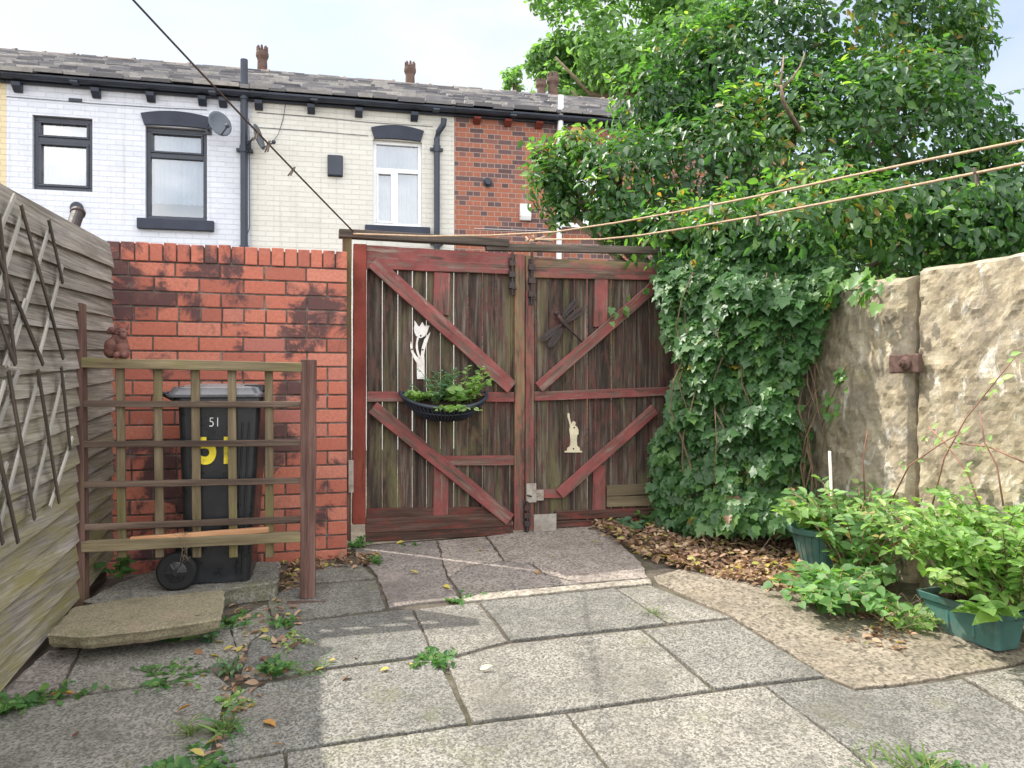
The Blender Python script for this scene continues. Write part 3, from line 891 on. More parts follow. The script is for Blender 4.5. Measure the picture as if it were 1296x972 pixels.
def roof(house, u0, u1, seed):
    rr = random.Random(seed)
    mb = MB()
    sl = math.hypot(RUN + 0.2, (RUN + 0.2) * TANR); ca, sa = (RUN + 0.2) / sl, (RUN + 0.2) * TANR / sl
    v00, z00 = -0.2, ZE + 0.055
    s = 0.0; row = 0
    while s < sl - 0.02:
        ex = 0.165 - 0.04 * s / sl
        u = u0 - (0.17 if row % 2 else 0.0) * 1.0
        while u < u1:
            wd = rr.uniform(0.22, 0.42)
            a, b = max(u, u0) + 0.007, min(u + wd, u1) - 0.007
            if b - a > 0.03:
                th = rr.uniform(0.028, 0.062); j = rr.uniform(-0.025, 0.025); lift = rr.uniform(0, 0.03)
                s0, s1 = s + j, s + ex * 1.9
                def pt(ss, off): return (v00 + ss * ca - off * sa, z00 + ss * sa + off * ca)
                f0 = pt(s0, 0.03 + lift); f1 = pt(s0, 0.03 + lift + th); t0 = pt(s1, 0.0); t1 = pt(s1, 0.004)
                mb.add([(a, *f0), (b, *f0), (b, *t0), (a, *t0), (a, *f1), (b, *f1), (b, *t1), (a, *t1)],
                       [(0, 3, 2, 1), (4, 5, 6, 7), (0, 1, 5, 4), (1, 2, 6, 5), (3, 0, 4, 7)], rr.random())
            u += wd
        s += ex; row += 1
    zr = z00 + sl * sa; vr = v00 + sl * ca
    mb.add([(u0, v00, z00 - 0.01), (u1, v00, z00 - 0.01), (u1, vr, zr - 0.02), (u0, vr, zr - 0.02), (u1, 2 * vr - v00, z00), (u0, 2 * vr - v00, z00)],
           [(0, 1, 2, 3), (3, 2, 4, 5)], 0.4)
    ro = mb.build('roof', M['slate'], house, fix=False)
    rg = MB(); u = u0
    while u < u1 - 0.02:
        e = min(u + 0.46, u1); q = []; rad = 0.135 + rr.uniform(-0.006, 0.006); dz = rr.uniform(-0.012, 0.012)
        for k in range(9):
            t = math.pi * k / 8; q.append((u + 0.006, vr + rad * math.cos(t) * 1.15, zr - 0.055 + dz + rad * math.sin(t)))
        rg.prism(q, (e - u - 0.012, 0, 0), rr.random())
        q = [(e - 0.05, vr + (p[1] - vr) * 1.13, zr - 0.055 + (p[2] - zr + 0.055) * 1.13) for p in q]
        rg.prism(q, (0.045, 0, 0))
        u = e
    rg.build('ridge_tiles', M['ridge'], ro, bevel=0.0)
    return ro


def gutter(house, u0, u1, mat='black_paint'):
    g = MB(); q = []
    for k in range(9):
        t = math.pi + math.pi * k / 8; q.append((u0, -0.13 + 0.065 * math.cos(t), ZE + 0.075 + 0.07 * math.sin(t)))
    g.prism(q, (u1 - u0, 0, 0))
    g.box(u0, u1, -0.06, -0.003, ZE - 0.02, ZE + 0.12)
    u = u0 + 0.9
    while u < u1:
        g.box(u - 0.05, u + 0.05, -0.205, -0.055, ZE - 0.002, ZE + 0.03); u += 1.8
    return g.build('gutter', M[mat], house, bevel=0.006)


def corbels(house, pxs, mat, hgt=0.11):
    for px in pxs:
        u, _ = HF.hit(px, 130)
        b = MB(); b.prism([(u - 0.055, 0.0, ZE - 0.025), (u - 0.055, -0.13, ZE - 0.025), (u - 0.055, -0.12, ZE - hgt * 0.7), (u - 0.055, -0.03, ZE - hgt - 0.03), (u - 0.055, 0.0, ZE - hgt - 0.03)], (0.11, 0, 0))
        b.build('corbel', M[mat], house, bevel=0.004)


def pipe(house, pts, r, mat, collars=()):
    p = MB(); p.tube(pts, r, 10)
    for z in collars:
        u, v = pts[-1][0], pts[-1][1]
        p.tube([(u, v, z - 0.05), (u, v, z + 0.05)], r * 1.25, 10)
        p.box(u - r * 2.2, u + r * 2.2, v + r * 0.6, -0.002, z - 0.02, z + 0.02)
    return p.build('downpipe', M[mat], house, smooth=False)


def crown_pot(name, parent, c, r, h, mat='pot', seed=0):
    m_ = MB()
    m_.lathe([(r * 0.98, 0), (r * 0.9, h * 0.1), (r * 0.84, h * 0.55), (r * 0.98, h * 0.62), (r * 1.12, h * 0.68), (r * 1.12, h * 0.78), (r * 0.95, h * 0.84), (r * 0.75, h * 0.86)], c, 18)
    for k in range(8):
        t = 2 * math.pi * k / 8; x, y = c[0] + r * math.cos(t), c[1] + r * math.sin(t)
        dx, dy = -math.sin(t) * r * 0.33, math.cos(t) * r * 0.33
        m_.prism([(x - dx, y - dy, c[2] + h * 0.8), (x + dx, y + dy, c[2] + h * 0.8), (x + dx * 0.5, y + dy * 0.5, c[2] + h), (x, y, c[2] + h * 1.03), (x - dx * .5, y - dy * .5, c[2] + h)], (-math.cos(t) * 0.03, -math.sin(t) * 0.03, 0))
    return m_.build(name, M[mat], parent)


def chimney(house, px, pots, pyb):
    vr = RUN + 0.35
    u, z = HF.hit(px, pyb, vr)
    n = len(pots)
    c = MB(); wd = 0.3 * n + 0.12
    c.box(u - wd / 2, u + wd / 2, vr - 0.28, vr + 0.28, ZE + 0.5, z - 0.12)
    c.box(u - wd / 2 - 0.04, u + wd / 2 + 0.04, vr - 0.32, vr + 0.32, z - 0.12, z - 0.04)
    st = c.build('chimney', M['red_brick'], house, bevel=0.006)
    for k, (off, r, h) in enumerate(pots):
        crown_pot('chimney_pot', st, (u + off, vr, z - 0.04), r, h)


# --- house 1: sliver of ochre house at the far left
HW = 12.0
u_a, u_b, u_c, u_d, u_e = hx(8), hx(318), hx(575), hx(706), hx(985)
h0 = HF.empty('terraced_house'); tag(h0, 'ochre rendered terraced house, only a sliver showing left of the white painted house', 'house', 'terraced houses behind the gate')
wall_mesh('wall', u_a - 4.2, u_a - 0.002, ZB, ZE + 0.1, [], M['yellow_wall'], h0)
roof(h0, u_a - 4.2, u_a, 1); gutter(h0, u_a - 4.2, u_a - 0.002)

# --- house 2: white painted, dark windows
h1 = HF.empty('terraced_house'); tag(h1, 'white painted brick terraced house with two dark framed upstairs windows', 'house', 'terraced houses behind the gate')
w1 = corner(41, 145, 117, 243); w2 = corner(184, 159, 262, 280)
wall_mesh('wall', u_a, u_b - 0.002, ZB, ZE + 0.1, [w1, w2], M['white_brick'], h1)
window(h1, *w1, dict(split=0.69, sash_low=True, top=True), 'grey_frame', curtain=1.0)
window(h1, *w2, dict(split=0.70, sash_low=False, top=True), 'grey_frame', sill=(0.1, 0.15, 'navy_stone'), lintel=(0.06, 0.17, 0.06), curtain=0.8)
roof(h1, u_a, u_b, 2); gutter(h1, u_a, u_b - 0.002); corbels(h1, (24, 123, 192, 257, 283), 'black_paint')
ub = MB(); p0 = HF.hit(87, 124); p1 = HF.hit(104, 129.5); ub.box(p0[0], p1[0], -0.012, 0.02, p1[1], p0[1]); ub.build('air_brick', M['black_paint'], h1, bevel=0.003)
u_, z_ = HF.hit(97.5, 263.5)
vb_ = MB(); vb_.lathe([(0.075, -0.05), (0.085, -0.03), (0.085, 0.0)], (u_, 0, z_), 20, 'y'); vb_.build('vent_cover', M['black_paint'], h1)
u_, _ = HF.hit(310, 200); zt = HF.hit(310, 79)[1]
pipe(h1, [(u_, -0.1, zt), (u_, -0.1, ZB + 0.05)], 0.052, 'black_paint', (ZE - 0.75, ZE - 2.2, ZE + 0.02))
wr = MB(); wr.tube([HF.h3(8, 122, -.01), HF.h3(60, 126, -.012), HF.h3(120, 131, -.01), HF.h3(200, 136, -.012), HF.h3(262, 139, -.01)], 0.004, 4)
wr.tube([HF.h3(315, 150, -.02), HF.h3(316, 230, -.02), HF.h3(316, 288, -.02), HF.h3(312, 300, -.02)], 0.006, 4)
wr.build('cable', M['grey_frame'], h1)

# --- house 3: cream painted, white window
h2 = HF.empty('terraced_house'); tag(h2, 'cream painted brick terraced house with a white framed window, between white and red brick houses', 'house', 'terraced houses behind the gate')
w3 = corner(472, 176, 534, 288)
wall_mesh('wall', u_b, u_c - 0.002, ZB, ZE + 0.1, [w3], M['cream_brick'], h2)
window(h2, *w3, dict(split=0.66, mull=0.46), 'white_plastic', sill=(0.12, 0.12, 'navy_stone'), lintel=(0.03, 0.17, 0.06), curtain=1.0, bars=0.055)
roof(h2, u_b, u_c, 3); gutter(h2, u_b, u_c - 0.002); corbels(h2, (328, 394, 454, 524), 'black_paint')
a0, z1_ = HF.hit(415.5, 197); a1, z0_ = HF.hit(433, 223.5)
vb_ = MB(); vb_.box(a0, a1, -0.07, 0.0, z0_, z1_); vb_.box(a0 - 0.012, a1 + 0.012, -0.02, 0.0, z0_ - 0.012, z1_ + 0.012); vb_.build('vent_box', M['black_paint'], h2, bevel=0.012)
pa = HF.h3(562, 150, -0.13); pb = HF.h3(561, 158, -0.12); pc = HF.h3(555, 167, -0.085); pd = HF.h3(553, 175, -0.075)
pipe(h2, [pa, pb, pc, pd, (pd.x, -0.075, ZB + 0.05)], 0.045, 'black_paint', (ZE - 0.55, ZE - 2.0))
wr = MB(); wr.tube([HF.h3(362, 128, -.06), HF.h3(358, 152, -.01), HF.h3(352, 170, -.03), HF.h3(343, 183, -.03)], 0.005, 4)
wr.tube([HF.h3(325, 142, -.012), HF.h3(400, 148, -.012), HF.h3(470, 155, -.012), HF.h3(548, 160, -.012)], 0.004, 4)
wr.tube([HF.h3(325, 161, -.012), HF.h3(400, 166, -.012), HF.h3(466, 172, -.012)], 0.004, 4)
wr.build('cable', M['grey_frame'], h2)
chimney(h2, 332, [(0.0, 0.105, 0.55)], 94)

# --- house 4: red brick
h3 = HF.empty('terraced_house'); tag(h3, 'unpainted red brick terraced house with a small white meter box, right of the cream house', 'house', 'terraced houses behind the gate')
wall_mesh('wall', u_c, u_d - 0.002, ZB, ZE + 0.1, [], M['red_brick'], h3)
roof(h3, u_c, u_d, 4); gutter(h3, u_c, u_d - 0.002); corbels(h3, (603, 642, 681), 'post_rust', 0.08)
u_, z_ = HF.hit(617, 231)
vb_ = MB(); vb_.lathe([(0.045, -0.07), (0.052, -0.06), (0.055, -0.02), (0.075, -0.018), (0.075, 0.0)], (u_, 0, z_), 18, 'y'); vb_.build('flue_vent', M['black_paint'], h3)
a0, z1_ = HF.hit(657.5, 258.5); a1, z0_ = HF.hit(671, 280)
vb_ = MB(); vb_.prism([(a0, 0, z0_), (a0, 0, z1_), (a0, -0.05, z1_), (a0, -0.085, z0_ + 0.07), (a0, -0.06, z0_)], (a1 - a0, 0, 0)); vb_.build('vent_box', M['white_plastic'], h3, bevel=0.008)
chimney(h3, 519, [(0.0, 0.105, 0.54)], 112)
chimney(h3, 692, [(-0.12, 0.1, 0.40), (0.13, 0.115, 0.55)], 124)

# --- house 5: behind the ivy
h4 = HF.empty('terraced_house'); tag(h4, 'red brick terraced house half hidden by the ivy tree, white downpipe on its corner', 'house', 'terraced houses behind the gate')
w5 = corner(712, 214, 764, 286)
wall_mesh('wall', u_d, u_e, ZB, ZE + 0.1, [w5], M['red_brick'], h4)
ge = MB(); ge.prism([(u_e + 0.002, 0, ZB), (u_e + 0.002, 2 * RUN, ZB), (u_e + 0.002, 2 * RUN, ZE + 0.05), (u_e + 0.002, RUN, ZE + RUN * TANR), (u_e + 0.002, 0, ZE + 0.05)], (0.22, 0, 0)); ge.build('gable_wall', M['red_brick'], h4)
window(h4, *w5, dict(split=0.66, mull=0.5), 'white_plastic', sill=(0.08, 0.06, 'white_plastic'), curtain=1.0)
roof(h4, u_d, u_e, 5); gutter(h4, u_d, u_e)
u_ = hx(705.5, 300); zt = HF.hit(709, 124)[1]
pipe(h4, [(u_ + 0.03, -0.1, zt), (u_, -0.1, ZE - 1.0), (u_ - 0.01, -0.1, ZB + 0.05)], 0.045, 'white_plastic', (ZE - 0.9,))
wr = MB(); wr.tube([HF.h3(600, 289, -.01), HF.h3(650, 291, -.012), HF.h3(702, 293, -.01)], 0.005, 4); wr.build('cable', M['white_plastic'], h4)


def satellite_dish(px, py, pxm, pym, r, label, yaw, v=-0.32):
    """bowl on an arm clamped to the wall at (pxm, pym)"""
    c = HF.h3(px, py, v); mnt = HF.h3(pxm, pym, -0.02)
    root = HF.empty('satellite_dish')
    b = MB(); n = Vector((math.sin(yaw), -math.cos(yaw), 0.28)).normalized()
    a = n.cross(Vector((0, 0, 1))).normalized(); t = a.cross(n)
    rings = []
    for i in range(7):
        f = i / 6
        rings.append([c + (a * math.cos(q * math.pi / 12) * 0.9 + t * math.sin(q * math.pi / 12)) * r * f + n * (r * 0.22 * f * f) for q in range(24)])
    vs = [p for g in rings for p in g]; fs = []
    for i in range(6):
        for q in range(24):
            q2 = (q + 1) % 24; fs.append((i * 24 + q, i * 24 + q2, i * 24 + 24 + q2, i * 24 + 24 + q))
    off = len(vs); vs2 = [Vector(p) - n * 0.012 for p in vs]
    fs2 = [tuple(off + i for i in reversed(f)) for f in fs]
    for q in range(24):
        q2 = (q + 1) % 24; fs2.append((6 * 24 + q, 6 * 24 + q2, off + 6 * 24 + q2, off + 6 * 24 + q))
    b.add(vs + vs2, fs + fs2); b.build('reflector', M['dish'], root, smooth=True, fix=False)
    ar = MB(); ar.tube([c - t * r * 0.9 + n * 0.03, c - t * r * 0.75 + n * r * 1.1], 0.011, 6); ar.ball(c - t * r * 0.7 + n * r * 1.15, 0.032, 10, 7)
    ar.build('feed_arm', M['grey_frame'], root)
    mm = MB(); mm.tube([mnt, mnt + Vector((0, -0.1, -0.02)), c - n * 0.06, c - n * 0.015], 0.016, 6); mm.box(mnt.x - 0.04, mnt.x + 0.04, -0.02, 0, mnt.z - 0.07, mnt.z + 0.07)
    mm.build('wall_bracket', M['grey_frame'], root)
    tag(root, label, 'satellite dish', 'satellite dishes on the terrace')


satellite_dish(277, 158, 264, 164, 0.19, 'dark grey satellite dish beside the arched window of the white house', R(35))
satellite_dish(325, 174, 314, 184, 0.19, 'satellite dish seen edge on, right beside the black downpipe', R(75), v=-0.25)

# ================================================================== TREES FAR BEHIND


def far_tree(name, px, py, Y, rx, rz, n, label, seed, ls):
    c = P(px, py, Y)
    root = empty(name, (c.x, c.y, 0.4))
    rr = random.Random(seed)
    tr = MB(); H = c.z - 0.4
    tr.tube([(0, 0, -0.2), (0.1, 0, H * 0.3), (-0.05, 0, H * 0.65), (0.1, 0, H)], [0.32, 0.26, 0.2, 0.1], 10)
    for k in range(9):
        a = rr.uniform(0, 6.28); z = H * rr.uniform(0.5, 0.95)
        e = Vector((math.cos(a) * rx * 0.7, math.sin(a) * rx * 0.7, z + rz * rr.uniform(0.1, 0.6)))
        tr.tube([(0, 0, z), e * 0.5 + Vector((0, 0, z * 0.45)), e], [0.12, 0.08, 0.03], 6)
    tr.build('trunk', M['bark'], root, smooth=True, fix=False)
    cl = []
    for k in range(46):
        d = Vector((rr.gauss(0, 1), rr.gauss(0, 1), rr.gauss(0, 1))).normalized()
        f = rr.uniform(0.45, 0.98)
        cl.append((Vector((d.x * rx * f, d.y * rx * f, H + d.z * rz * f)), rr.uniform(0.16, 0.33) * rx))
    pos = []; nr = []; di = []; sz = []; tn = []
    for i in range(n):
        cc, cr = rr.choice(cl)
        d = Vector((rr.gauss(0, 1), rr.gauss(0, 1), rr.gauss(0, 1))).normalized()
        pos.append(cc + d * cr * rr.uniform(0.55, 1.05)); nr.append(d + Vector((0, 0, 0.5)) + Vector((rr.gauss(0, .5), rr.gauss(0, .5), rr.gauss(0, .5))))
        di.append(Vector((rr.gauss(0, 1), rr.gauss(0, 1), -0.6))); sz.append(ls * rr.uniform(0.6, 1.2)); tn.append(min(1, max(0, rr.gauss(.5, .22))))
    leaf_mesh('crown', T_OVAL, pos, nr, di, sz, tn, M['far_leaf'], root)
    tag(root, label, 'tree', 'trees beyond the terrace')


far_tree('broadleaf_tree', 790, 45, 27, 3.5, 3.0, 12000, 'tall pale green broadleaf tree rising behind the terrace roof', 3, 0.30)
far_tree('broadleaf_tree', 706, 78, 29, 1.15, 1.3, 1800, 'smaller pale green tree with a feathery left edge behind the double chimney', 4, 0.26)
far_tree('broadleaf_tree', 649, 106, 31, 0.42, 0.85, 420, 'tiny tree top peeping over the roof ridge left of the double chimney', 5, 0.22)
# ================================================================== YARD WALL OF RED BRICK
WF = Frame(-1.019, 4.80, 15.5)
WL = -1.75                                        # left end (hidden behind the fence)
wt = WF.hit(440, 318)[1]                          # top
w_root = WF.empty('brick_wall'); tag(w_root, 'red brick yard wall with dark soot stains and a brick on edge top', 'wall')
bm_ = MB(); zc = wt - 0.112; ch = 0.0865
rowi = 0
bx = lambda a, b, c, d, t: bm_.box(a + 0.0045, b - 0.0045, random.uniform(-0.003, 0.003), 0.2, c + 0.005, d - 0.005, t)
u = 0.0
while u > WL:
    wdt = 0.0755 + random.uniform(-0.002, 0.002)
    bm_.box(u - wdt + 0.004, u - 0.004, -0.006 + random.uniform(-0.003, 0.003), 0.21, wt - 0.108, wt + random.uniform(-0.005, 0.004), random.uniform(0.1, 0.6))
    u -= wdt
while zc > 0.2:
    header = rowi % 5 == 3
    bl = 0.122 if header else 0.246
    u = 0.0 if rowi % 2 == 0 or header else 0.122
    if header: u = 0.0
    while u > WL:
        b = min(u, 0.0); a = u - bl + random.uniform(-0.004, 0.004)
        if b - a > 0.03: bx(a, b, zc - ch, zc, random.random())
        u = a
    zc -= ch; rowi += 1
bm_.build('bricks', M['brick'], w_root, bevel=0.004)
mo = MB(); mo.box(WL, -0.008, 0.008, 0.195, 0.15, wt - 0.02); mo.build('mortar', M['mortar'], w_root)

# ================================================================== THE DOUBLE GATE
GF = Frame(-1.0, 5.08, 15.5)
gh = GF.h3


def S2(x, y, v=0.0):        # position read in the enlarged crop of the gate
    return GF.h3(430 + x / 2.314, 280 + y / 2.314, v)


def boards(parent, xs_, ytop, ybot):
    mb = MB()
    for a, b in zip(xs_[:-1], xs_[1:]):
        p = S2(a, 500, 0); q = S2(b, 500, 0)
        gap = random.uniform(0.0018, 0.0055)
        zt_ = S2(a, ytop(a))[2]; zb_ = S2(a, ybot(a))[2] + random.uniform(-0.006, 0.01)
        n = 10; vs = []
        d0 = random.uniform(-0.004, 0.002)
        for i in range(n + 1):
            z = zb_ + (zt_ - zb_) * i / n; e = random.uniform(-0.001, 0.001)
            vs += [(p.x + gap + e, d0, z), (q.x - gap + e, d0 + random.uniform(-.001, .001), z), (q.x - gap + e, 0.018, z), (p.x + gap + e, 0.018, z)]
        fs = [(0, 1, 2, 3), (4 * n + 3, 4 * n + 2, 4 * n + 1, 4 * n)]
        for i in range(n):
            for k in range(4):
                k2 = (k + 1) % 4; fs.append((4 * i + k, 4 * i + k2, 4 * i + 4 + k2, 4 * i + 4 + k))
        mb.add(vs, fs, random.random())
    return mb.build('board_panel', M['gate_board'], parent, bevel=0.002)


lin = lambda x0, y0, x1, y1: (lambda x: y0 + (y1 - y0) * (x - x0) / (x1 - x0))


def gbeam(name, parent, a, b, w, mat, v=-0.03, d=0.03):
    return beam(name, S2(*a, v), S2(*b, v), w, d, M[mat], parent)


PXM = 5.25 / FOC / 2.314        # metres per crop pixel, roughly
gl = GF.empty('gate_leaf'); tag(gl, 'left leaf of the dark red wooden gate, the one carrying the white tulip and basket', 'gate', 'double gate leaves')
boards(gl, [78, 125, 170, 213, 255, 295, 335, 377, 418, 459, 499, 528], lin(78, 85, 520, 110), lin(78, 905, 520, 880))
gbeam('stile', gl, (60, 66), (57, 888), 36 * PXM, 'post_rust', -0.045, 0.06)
gbeam('stile', gl, (528, 96), (526, 905), 31 * PXM, 'gate_red_mossy', -0.035, 0.05)
gbeam('top_rail', gl, (78, 89), (512, 113), 37 * PXM, 'gate_red', -0.028, 0.028)
gbeam('top_rail', gl, (78, 123), (512, 140), 31 * PXM, 'gate_red', -0.034, 0.034)
gbeam('brace', gl, (98, 118), (505, 487), 42 * PXM, 'gate_red', -0.062, 0.027)
gbeam('upright', gl, (300, 150), (297, 275), 47 * PXM, 'gate_red', -0.026, 0.025)
gbeam('middle_rail', gl, (80, 514), (511, 515), 29 * PXM, 'gate_red', -0.03, 0.029)
gbeam('brace', gl, (97, 545), (500, 875), 38 * PXM, 'gate_red', -0.06, 0.027)
gbeam('short_rail', gl, (300, 702), (511, 701), 29 * PXM, 'gate_red', -0.026, 0.025)
gbeam('upright', gl, (297, 700), (296, 868), 44 * PXM, 'gate_red', -0.024, 0.023)
gbeam('bottom_rail', gl, (78, 858), (275, 855), 32 * PXM, 'gate_bare', -0.022, 0.022)
gbeam('bottom_rail', gl, (318, 853), (440, 850), 28 * PXM, 'gate_bare', -0.022, 0.022)
gbeam('kick_board', gl, (76, 893), (505, 873), 40 * PXM, 'gate_red_mossy' if 0 else 'gate_bare', -0.045, 0.04)
gbeam('kick_board', gl, (76, 926), (508, 903), 30 * PXM, 'gate_bare', -0.04, 0.036)


def bolt(parent, x, y0, y1, mat='dark_iron'):
    a = S2(x, y0, -0.055); b = S2(x, y1, -0.055)
    m_ = MB(); m_.tube([(a.x, -0.06, a.z), (b.x, -0.06, b.z)], 0.008, 8)
    for f in (0.3, 0.55, 0.8):
        z = a.z + (b.z - a.z) * f
        m_.box(a.x - 0.022, a.x + 0.022, -0.07, -0.036, z - 0.018, z + 0.018)
    m_.box(a.x - 0.02, a.x + 0.02, -0.04, -0.034, b.z, a.z - 0.05)
    m_.tube([(b.x, -0.06, b.z + 0.04), (b.x + 0.02, -0.09, b.z + 0.035)], 0.006, 6)
    return m_.build('bolt', M[mat], parent)


bolt(gl, 505, 84, 215)
hg = MB(); p = S2(33, 745, -0.05); hg.box(p.x - 0.016, p.x + 0.016, -0.052, -0.044, p.z - 0.11, p.z + 0.1)
for dz in (-.08, -.03, .03, .08): hg.lathe([(0.005, -0.056), (0.005, -0.05)], (p.x, 0, p.z + dz), 8, 'y')
hg.build('hinge', M['galv'], gl, bevel=0.002)

gr = GF.empty('gate_leaf'); tag(gr, 'right leaf of the dark red wooden gate, the one carrying the dragonfly', 'gate', 'double gate leaves')
boards(gr, [545, 575, 612, 651, 688, 726, 752, 796, 832, 869, 905, 950, 990], lin(575, 115, 930, 130), lin(575, 895, 930, 880))
gbeam('stile', gr, (558, 100), (556, 905), 27 * PXM, 'gate_red_mossy', -0.037, 0.052)
gbeam('top_rail', gr, (570, 121), (975, 137), 28 * PXM, 'gate_red_mossy', -0.028, 0.028)
gbeam('top_rail', gr, (570, 150), (975, 160), 30 * PXM, 'gate_red_mossy', -0.034, 0.034)
gbeam('upright', gr, (767, 167), (764, 310), 44 * PXM, 'gate_red', -0.026, 0.025)
gbeam('brace', gr, (584, 487), (945, 172), 34 * PXM, 'gate_red', -0.062, 0.027)
gbeam('middle_rail', gr, (570, 513), (975, 498), 28 * PXM, 'gate_red', -0.03, 0.029)
gbeam('brace', gr, (645, 800), (925, 550), 34 * PXM, 'gate_red', -0.06, 0.027)
gbeam('short_rail', gr, (572, 799), (652, 798), 27 * PXM, 'gate_red', -0.032, 0.03)
gbeam('upright', gr, (761, 715), (760, 846), 42 * PXM, 'gate_red', -0.024, 0.023)
gbeam('patch_board', gr, (783, 790), (935, 784), 33 * PXM, 'tan_wood', -0.03, 0.028)
gbeam('patch_board', gr, (783, 822), (935, 818), 33 * PXM, 'tan_wood', -0.027, 0.025)
gbeam('bottom_rail', gr, (630, 862), (960, 850), 27 * PXM, 'gate_bare', -0.026, 0.025)
gbeam('kick_board', gr, (630, 888), (960, 876), 20 * PXM, 'gate_bare', -0.022, 0.02)
bolt(gr, 562, 88, 245)
bolt(gr, 549, 912, 820)
for (x0, y0, x1, y1, v) in ((541, 766, 570, 820, -.05), (566, 785, 592, 815, -.042), (562, 856, 628, 908, -.05)):
    a = S2(x0, y0); b = S2(x1, y1); pl = MB()
    pl.box(a.x, b.x, v, v + 0.006, b.z, a.z)
    for k in range(6):
        uu = a.x + (b.x - a.x) * random.uniform(.15, .85); zz_ = b.z + (a.z - b.z) * random.uniform(.12, .88)
        pl.lathe([(0.006, v - 0.004), (0.006, v)], (uu, 0, zz_), 8, 'y')
    pl.build('metal_plate', M['galv'], gr, bevel=0.0015)

# the frame the gate hangs in
fr = GF.empty('timber_gateway'); tag(fr, 'weathered timber goalpost frame around the red double gate', 'gateway')
gbeam('post', fr, (22, 40), (20, 935), 24 * PXM, 'post_brown', -0.03, 0.07)
gbeam('header', fr, (-2, 33), (497, 62), 23 * PXM, 'header', -0.05, 0.08)
gbeam('header', fr, (430, 74), (1010, 86), 22 * PXM, 'header', -0.035, 0.05)
gbeam('post', fr, (1000, 80), (1000, 900), 40 * PXM, 'post_brown', -0.02, 0.08)

# white threshold strip of daylight is the real alley floor; a pale kerb lies under the left leaf
k = MB(); a = S2(70, 945, 0.05); k.box(a.x, a.x + 1.0, 0.03, 0.2, a.z - 0.03, a.z + 0.005)
kk = k.build('threshold_kerb', M['pale_lit_edge'], GF.empty('threshold'), bevel=0.004); tag(kk.parent, kind='structure')

# ------------------------------------------------------------------ ornaments on the gate


def flat_shape(mb, pts, scale, ox, oy, v0, v1):
    q = [GF.h3(ox + x / scale, oy + y / scale, 0) for x, y in pts]
    mb.prism([(p.x, v0, p.z) for p in q], (0, v1 - v0, 0))


tl = GF.empty('tulip_ornament'); tag(tl, 'white cut-out metal tulip screwed to the left gate leaf', 'ornament')
t_ = MB(); z3 = (5.718, 490, 380)
flat_shape(t_, [(194, 146), (206, 160), (222, 186), (232, 192), (243, 172), (252, 158), (262, 172), (268, 186), (284, 184), (305, 185), (296, 205), (288, 232), (272, 258), (250, 273), (232, 274), (208, 260), (196, 235), (191, 205), (196, 178)], *z3, -0.014, -0.008)
flat_shape(t_, [(214, 268), (228, 272), (219, 310), (221, 350), (230, 390), (240, 415), (226, 416), (212, 380), (205, 345), (207, 305)], *z3, -0.0135, -0.0075)
flat_shape(t_, [(171, 296), (178, 335), (190, 375), (210, 405), (236, 425), (242, 390), (248, 345), (266, 285), (288, 255), (310, 232), (300, 268), (286, 310), (272, 350), (265, 400), (268, 430), (268, 570), (214, 570), (212, 455), (190, 420), (172, 375), (164, 330)], *z3, -0.0145, -0.0085)
to = t_.build('tulip_cutout', M['white_metal'], tl)
for (x, y) in ((240, 258), (254, 358), (177, 356)):
    p = GF.h3(490 + x / 5.718, 380 + y / 5.718); s_ = MB(); s_.lathe([(0.006, -0.018), (0.006, -0.014)], (p.x, 0, p.z), 8, 'y'); s_.build('screw', M['dark_iron'], tl)

fg = GF.empty('figure_ornament'); tag(fg, 'cream cut-out metal figure on a plinth with one arm raised, on the right gate leaf', 'ornament')
f_ = MB(); z5 = (4.859, 640, 500)
flat_shape(f_, [(377, 114), (384, 110), (390, 116), (390, 132), (396, 158), (402, 178), (406, 166), (414, 160), (424, 163), (427, 174), (424, 186), (436, 196), (444, 212), (445, 238), (436, 248), (434, 280), (437, 312), (450, 322), (454, 341), (467, 343), (467, 352), (359, 352), (359, 343), (373, 341), (376, 324), (391, 314), (395, 280), (392, 240), (388, 212), (393, 194), (384, 158), (377, 132)], *z5, -0.012, -0.006)
f_.build('figure_cutout', M['cream_metal'], fg)
for (x, y) in ((417, 200), (413, 329)):
    p = GF.h3(640 + x / 4.859, 500 + y / 4.859); s_ = MB(); s_.lathe([(0.006, -0.016), (0.006, -0.012)], (p.x, 0, p.z), 8, 'y'); s_.build('screw', M['dark_iron'], fg)

df = GF.empty('dragonfly_ornament'); tag(df, 'dark rusty metal dragonfly with four wings on the right gate leaf', 'ornament')
d_ = MB()


def dz4(x, y): p = GF.h3(640 + x / 5.718, 290 + y / 5.718); return Vector((p.x, 0, p.z))


for (x0, y0, x1, y1, wd, v) in ((404, 690, 556, 570, 0.034, -0.03), (385, 650, 508, 512, 0.030, -0.042), (395, 690, 240, 808, 0.032, -0.042), (415, 705, 300, 855, 0.036, -0.03)):
    a = dz4(x0, y0); b = dz4(x1, y1); ax = b - a; ln = ax.length; ax.normalize(); sd = Vector((-ax.z, 0, ax.x))
    q = []
    for i in range(18):
        t = 2 * math.pi * i / 18; q.append(a + ax * ln * (0.5 + 0.5 * math.cos(t)) + sd * wd * math.sin(t) * (0.72 + 0.28 * math.cos(t)))
    d_.prism([(p.x, v, p.z) for p in q], (0, 0.004, 0))
    d_.tube([(a.x, v - 0.003, a.z), (b.x - ax.x * 0.02, v - 0.003, b.z - ax.z * 0.02)], 0.003, 5)
wg = d_.build('wings', M['dark_iron'], df)
b_ = MB(); h_ = dz4(352, 612); c_ = dz4(405, 685); e_ = dz4(540, 818)
